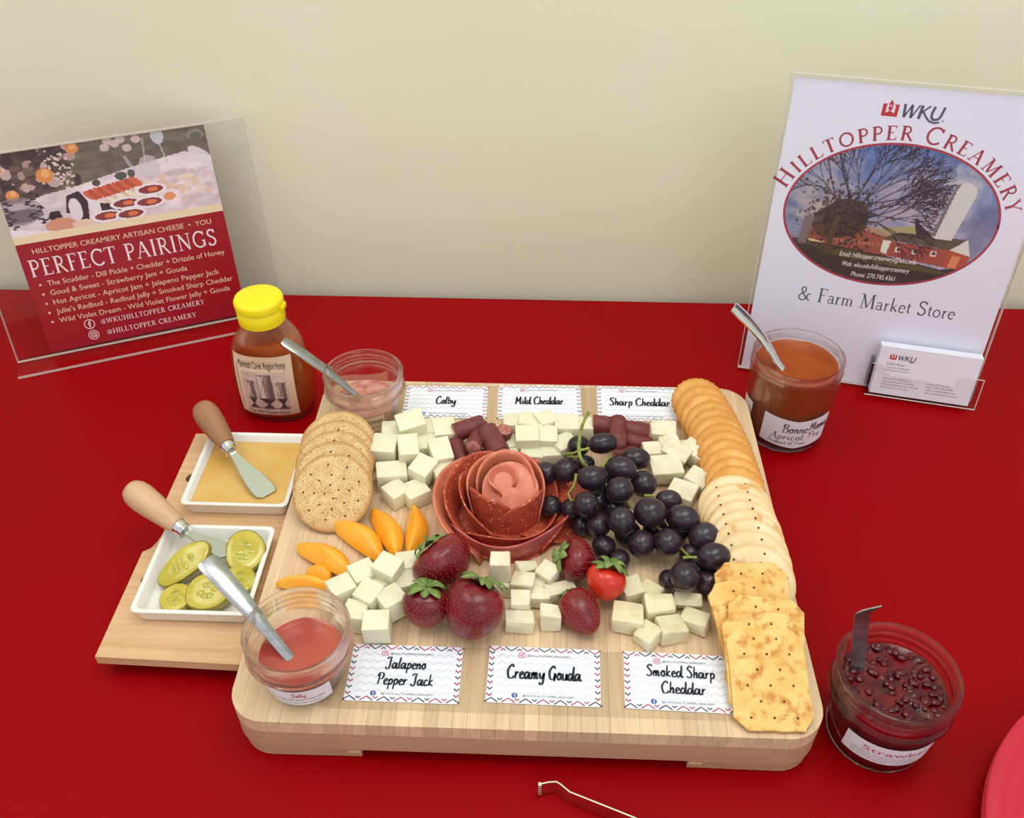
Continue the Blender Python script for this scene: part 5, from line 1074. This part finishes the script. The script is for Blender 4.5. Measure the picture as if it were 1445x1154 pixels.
def wku(parent, x, y, h, z):
    """red tower-and-W emblem followed by grey italic letters"""
    w = h * .98; q = h
    G().poly([(x, y), (x + w, y), (x + w * 1.02, y + q * .78), (x + w * .72, y + q * .78), (x + w * .72, y + q * .72), (x + w * .8, y + q * .72), (x + w * .78, y + q * .2), (x + w * .5, y + q * .36), (x + w * .24, y + q * .2), (x + w * .24, y + q * .72), (x + w * .3, y + q * .72), (x + w * .3, y + q * .78), (x, y + q * .78)], z).build('emblem', M['wku_red'], parent)
    g = G(); g.poly([(x + w * .38, y + q * .42), (x + w * .5, y + q * .34), (x + w * .63, y + q * .42), (x + w * .63, y + q * .78), (x + w * .38, y + q * .78)], z); g.poly([(x + w * .34, y + q * .78), (x + w * .67, y + q * .78), (x + w * .52, y + q * 1.0), (x + w * .5, y + q * 1.14), (x + w * .48, y + q * 1.0)], z); g.build('emblem_tower', M['wku_red'], parent)
    G().poly(ell(x + w * .5, y + q * .66, q * .06, q * .06, n=10), z + .003).build('emblem_clock', M['paper'], parent)
    g = G(); bold = .19 * h; X = x + w * 1.25; s = h * .95; sh = .12; L_ = lambda pts: [(X + a * s + sh * b * s, y + b * s) for a, b in pts]
    g.stroke(L_([(0, .9), (.18, .02)]), bold * .9, z); g.stroke(L_([(.18, .02), (.46, .88)]), bold * .55, z); g.stroke(L_([(.46, .88), (.62, .02)]), bold * .9, z); g.stroke(L_([(.62, .02), (.95, .9)]), bold * .55, z)
    g.stroke(L_([(1.12, .9), (1.12, 0)]), bold, z); g.stroke(L_([(1.14, .38), (1.62, .9)]), bold * .6, z); g.stroke(L_([(1.26, .5), (1.6, .12), (1.86, -.1), (2.2, -.18), (2.5, -.1)]), bold * .7, z)
    g.stroke(L_(smoothp([(1.9, .9), (1.86, .35), (1.98, .08), (2.2, .04), (2.42, .2), (2.52, .9)], 4)), bold * .85, z); g.stroke([(X + a, y + b) for a, b in ell(s * 2.68, 0, s * .05, s * .05, n=8)], bold * .2, z)
    g.build('wku_lettering', M['grey_ink'], parent)
wku(po, 7.75, 25.75, 1.3, -.024)
P = Pic(250, 176, (132, 150, 190)); X, Y = P.X, P.Y
P.a[:] = (np.array((92, 118, 176)) * Y[..., None] + np.array((168, 160, 172)) * (1 - Y[..., None])); P.noise(3, 30)
def cloud(x, y, rx, ry, c, k=.8):
    for q in range(90): P.ell(x + rng.randn() * rx * .6, y + rng.randn() * ry * .6, rx * rng.uniform(.08, .4), ry * rng.uniform(.08, .35), c, k * .16)
for a in ((.2, .78, .14, .16, (196, 180, 178)), (.18, .55, .16, .16, (206, 184, 162)), (.6, .8, .12, .1, (204, 190, 186)), (.72, .62, .14, .2, (214, 196, 192)), (.55, .6, .14, .18, (186, 168, 176)), (.8, .8, .08, .14, (226, 214, 200)), (.7, .48, .12, .1, (196, 180, 184)), (.93, .45, .1, .14, (120, 112, 142))): cloud(*a)
P.poly([(.42, .4), (.65, .46), (.64, .38), (.45, .34)], (172, 160, 112)); P.poly([(.62, .5), (.64, .51), (.65, .47), (.72, .4), (.65, .38)], (62, 54, 58))
P.poly([(.12, .4), (.36, .44), (.55, .36), (.53, .2), (.12, .24)], (156, 88, 72)); P.poly([(.36, .44), (.55, .37), (.53, .35), (.34, .4)], (176, 140, 116)); P.poly([(.14, .28), (.22, .27), (.22, .25), (.14, .255)], (226, 190, 140))
for q in range(12): P.ell(.26 + q * .022, .29, .008, .014, (186, 120, 96), .8)
P.poly([(0, .27), (.1, .27), (.5, .22), (.8, .16), (1, .22), (1, 0), (0, 0)], (72, 60, 56)); P.poly([(.1, .26), (.55, .2), (.84, .14), (.8, .12), (.3, .17)], (92, 86, 56))
P.poly([(.49, .34), (.57, .4), (.89, .4), (.82, .31)], (98, 88, 74)); P.poly([(.52, .33), (.82, .31), (.81, .18), (.52, .22)], (164, 84, 70)); P.poly([(.82, .31), (.89, .4), (.92, .28), (.91, .17), (.81, .18)], (184, 88, 64)); P.poly([(.82, .31), (.89, .4), (.92, .28)], (222, 216, 206)); P.poly([(.84, .27), (.88, .27), (.87, .18), (.83, .18)], (220, 140, 100)); P.poly([(.5, .33), (.54, .33), (.53, .23), (.5, .24)], (224, 218, 204))
for x in (.58, .66, .75): P.poly([(x - .012, .29), (x + .014, .29), (x + .014, .25), (x - .012, .25)], (224, 210, 200)); P.poly([(x - .004, .285), (x + .012, .285), (x + .012, .26), (x - .004, .26)], (110, 52, 50))
def branch(x, y, a, l, w, d):
    x2, y2 = x + l * math.cos(a), y + l * math.sin(a) * 1.42; P.line((x, y), (x2, y2), w, (62, 46, 56), .75, 1.42)
    if d and l > .02:
        for k in range(3 if d > 2 else 2): branch(x2, y2, a + rng.uniform(-.55, .55), l * rng.uniform(.62, .88), max(.0022, w * .62), d - 1)
P.ell(.3, .46, .11, .14, (66, 50, 44), .85); P.ell(.25, .42, .11, .12, (74, 56, 46), .7)
rng = np.random.RandomState(11)
for a in (.3, .55, .8, 1.1, 1.4, 1.75, 2.2, .05): branch(.31, .44, a, .14, .007, 5)
for q in range(10): P.line((.02 + rng.rand() * .1, .5 - .03 * q), (.2, .42 - .02 * q), .0025, (110, 86, 76), .8, 1.42)
for q in range(900): t_a = rng.rand() * 6.28; k_ = abs(rng.randn()); P.ell(.28 + .1 * k_ * math.cos(t_a), .46 + .13 * k_ * math.sin(t_a), (.004 + .006 * rng.rand()), .006 + .007 * rng.rand(), [(72, 54, 50), (58, 44, 44), (92, 72, 62)][q % 3], .7)
P.poly([(.715, .4), (.765, .76), (.79, .79), (.83, .79), (.86, .76), (.865, .7), (.815, .38), (.74, .38)], (214, 212, 206)); P.poly([(.715, .4), (.765, .76), (.79, .79), (.775, .74), (.735, .4)], (120, 116, 116))
P.line((.24, .2), (.26, .45), .02, (96, 72, 56), 1, 1.42); P.poly([(.1, .44), (.15, .46), (.13, .24), (.09, .24)], (128, 112, 112))
inside = lambda i, j_: ((i - .5) / .5) ** 2 + ((j_ - .5) / .5) ** 2 < 1
P.build('oval_photo', M['print'], po, 1.6, 19.35, 10.75, 23.5, -.026, keep=inside)
g = G(); g.stroke(ell(10.47, 17.12, 8.95, 6.45, n=90) + ell(10.47, 17.12, 8.95, 6.45, n=90)[:2], .2, -.022); serif(g, 'HILLTOPPER CREAMERY', 0, 0, 1.2, 21.5, z=-.022, arc=(10.47, 16.6, 9.55, 7.3, 164, 14), big=1.22, sp=.08); g.build('arched_lettering', M['arch_red'], po)
g = G()
for k, (s_, w_) in enumerate((('Email: Hilltopper.creamery@wku.edu', 6.6), ('Web: wku.edu/hilltoppercreamery', 5.9), ('Phone: 270.745.4361', 3.8))): sans(g, s_, 10.4, 13.0 - k * .92, .48, w_, 'c', z=-.021, shear=.1)
g.build('contact_lettering', M['white_print'], po)
g = G(); serif(g, '& Farm Market Store', 11.25, 8.1, 1.45, 14.1, 'c', -.022, sp=.0); g.build('store_lettering', M['grey_ink'], po)
# pocket with business cards
pk = G().box(12.1, 22.1, -.12, 3.6, .16, .3).build('pocket_back', M['acrylic'], RS)
G().box(12.1, 22.1, -.12, 0.02, .3, 1.75).build('pocket_floor', M['acrylic'], RS)
for x in (12.1, 21.96): G().loops([[(x + d_, -.1, .3), (x + d_, 3.6 if x < 15 else 3.3, .3), (x + d_, 3.45 if x < 15 else 3.2, 1.62), (x + d_, -.1, 1.75)] for d_ in (0, .14)]).build('pocket_side', M['acrylic'], RS)
front = [(12.1, 0), (22.1, 0), (22.1, 3.2)] + [(20.4, 3.2), (20.1, 3.1), (19.95, 2.8), (19.8, 2.3), (19.5, 2.1)] + [(14.0, 2.4), (13.4, 2.6), (13.1, 3.35), (12.1, 3.45)]
G().prism(front, 1.62, 1.76).build('pocket_front', M['acrylic'], RS)
top_ = [(x, y, 1.77) for x, y in front[2:]]
G().tube([(x, y, 1.69) for x, y in front[2:]], .05, 6).build('bright_edge', M['acrylic_edge'], RS); G().tube([(22.08, 0, 1.7), (22.08, 3.2, 1.7)], .05, 6).build('bright_edge', M['acrylic_edge'], RS); G().tube([(12.1, 0, 1.75), (22.1, 0, 1.75)], .06, 6).build('bright_edge', M['acrylic_edge'], RS)
for k in range(9):
    b = obj('business_card', *(lambda g: (g.v, g.f))(G().box(12.55, 21.5, .06, 5.2, 0, .07)), M['card'])
    b.matrix_world = RS.matrix_world @ Matrix.Translation(Vector((rng.uniform(-.04, .04), .02, .48 + k * .105)) * S)
    if k < 8: tag(b, 'white business card standing in the pocket behind the printed front one', 'business card', 'business cards in the pocket')
    else:
        tag(b, 'front business card with red emblem and small grey lettering in the pocket', 'business card', 'business cards in the pocket')
        wku(b, 13.5, 3.9, .62, .075); g = G(); sans(g, 'Nikki Roof', 13.4, 3.3, .26, 1.6, z=.075); sans(g, 'Creamery Technician', 13.4, 2.95, .2, 2.1, z=.075); sans(g, 'Hilltopper Creamery', 13.4, 2.65, .2, 2.1, z=.075)
        for q, s_ in enumerate(('Department of Agriculture', 'Western Kentucky University', '1906 College Heights Blvd. #41066', 'Bowling Green, KY 42101-1066')): sans(g, s_, 13.4, 1.75 - q * .33, .18, 2.5 + .4 * (q % 3), z=.075)
        for q, s_ in enumerate(('phone: 270.745.4361', 'cell: 270.745.3900', 'email: creamery@wku.edu', 'web: wku.edu/hilltoppercreamery')): sans(g, s_, 17.4, 1.75 - q * .33, .18, 2.1 + .3 * q, z=.075)
        g.build('lettering', M['grey_ink'], b)

# ------------------------------------------------------------------ tongs and plates at the front edge
tg = thing('serving_tongs', 'thin metal serving tongs lying on the red cloth at the front edge', 'tongs', (20, -2, .02))
def arm(name, pts, z0=.05, z1=1.35):
    g = G(); rings = []
    for i, (x, y) in enumerate(pts):
        a = Vector(pts[max(i - 1, 0)]); b = Vector(pts[min(i + 1, len(pts) - 1)]); d = (b - a).normalized(); n = Vector((-d.y, d.x)) * .045
        rings.append([(x - 20 + n.x, y + 2 + n.y, z0), (x - 20 + n.x, y + 2 + n.y, z1), (x - 20 - n.x, y + 2 - n.y, z1), (x - 20 - n.x, y + 2 - n.y, z0)])
    g.loops(rings).build(name, M['chrome'], tg)
arm('arm', [(20.15, -1.98), (20.6, -1.85), (21.1, -1.8), (21.35, -1.95), (21.95, -2.45), (23, -2.85), (25.84, -3.94), (31, -6.1), (36, -8.4), (37, -9.2), (37.2, -10)])
arm('arm', [(20.2, -7.5), (20.7, -7.7), (21.2, -7.75), (21.9, -7.2), (24, -7.4), (31, -9.2), (36, -10.8), (37, -10.6), (37.2, -10)])
for y_ in (-1.98, -7.5):
    for k in range(5): G().box(-.02, .17, (y_ + 2) - .12, (y_ + 2) + .12, .1 + k * .27, .22 + k * .27).build('tooth', M['chrome'], tg)
for k in range(3):
    pl = thing('plastic_plate', 'red ridged plastic plate at the lower right corner, %s of the stack' % ('bottom', 'middle', 'topmost')[k], 'plate', (60.9, -8.3, .02 + k * .42), group='stacked red plates')
    R = 14.9
    G().lathe([(.1, 0), (9.2, 0), (9.6, .08), (10.4, .7), (12.6, 1.0), (14.5, 1.35), (14.85, 1.4), (14.95, 1.5), (14.85, 1.6), (14.4, 1.5), (14.2, 1.56), (13.9, 1.42), (13.7, 1.36), (13.3, 1.42), (13.0, 1.26), (12.8, 1.22), (12.4, 1.28), (12.1, 1.1), (11.4, 1.14), (10.8, 1.0), (10.3, .85), (9.5, .25), (9.0, .18), (.1, .18)], 96).build('dish', M['plate'], pl, smooth=60)
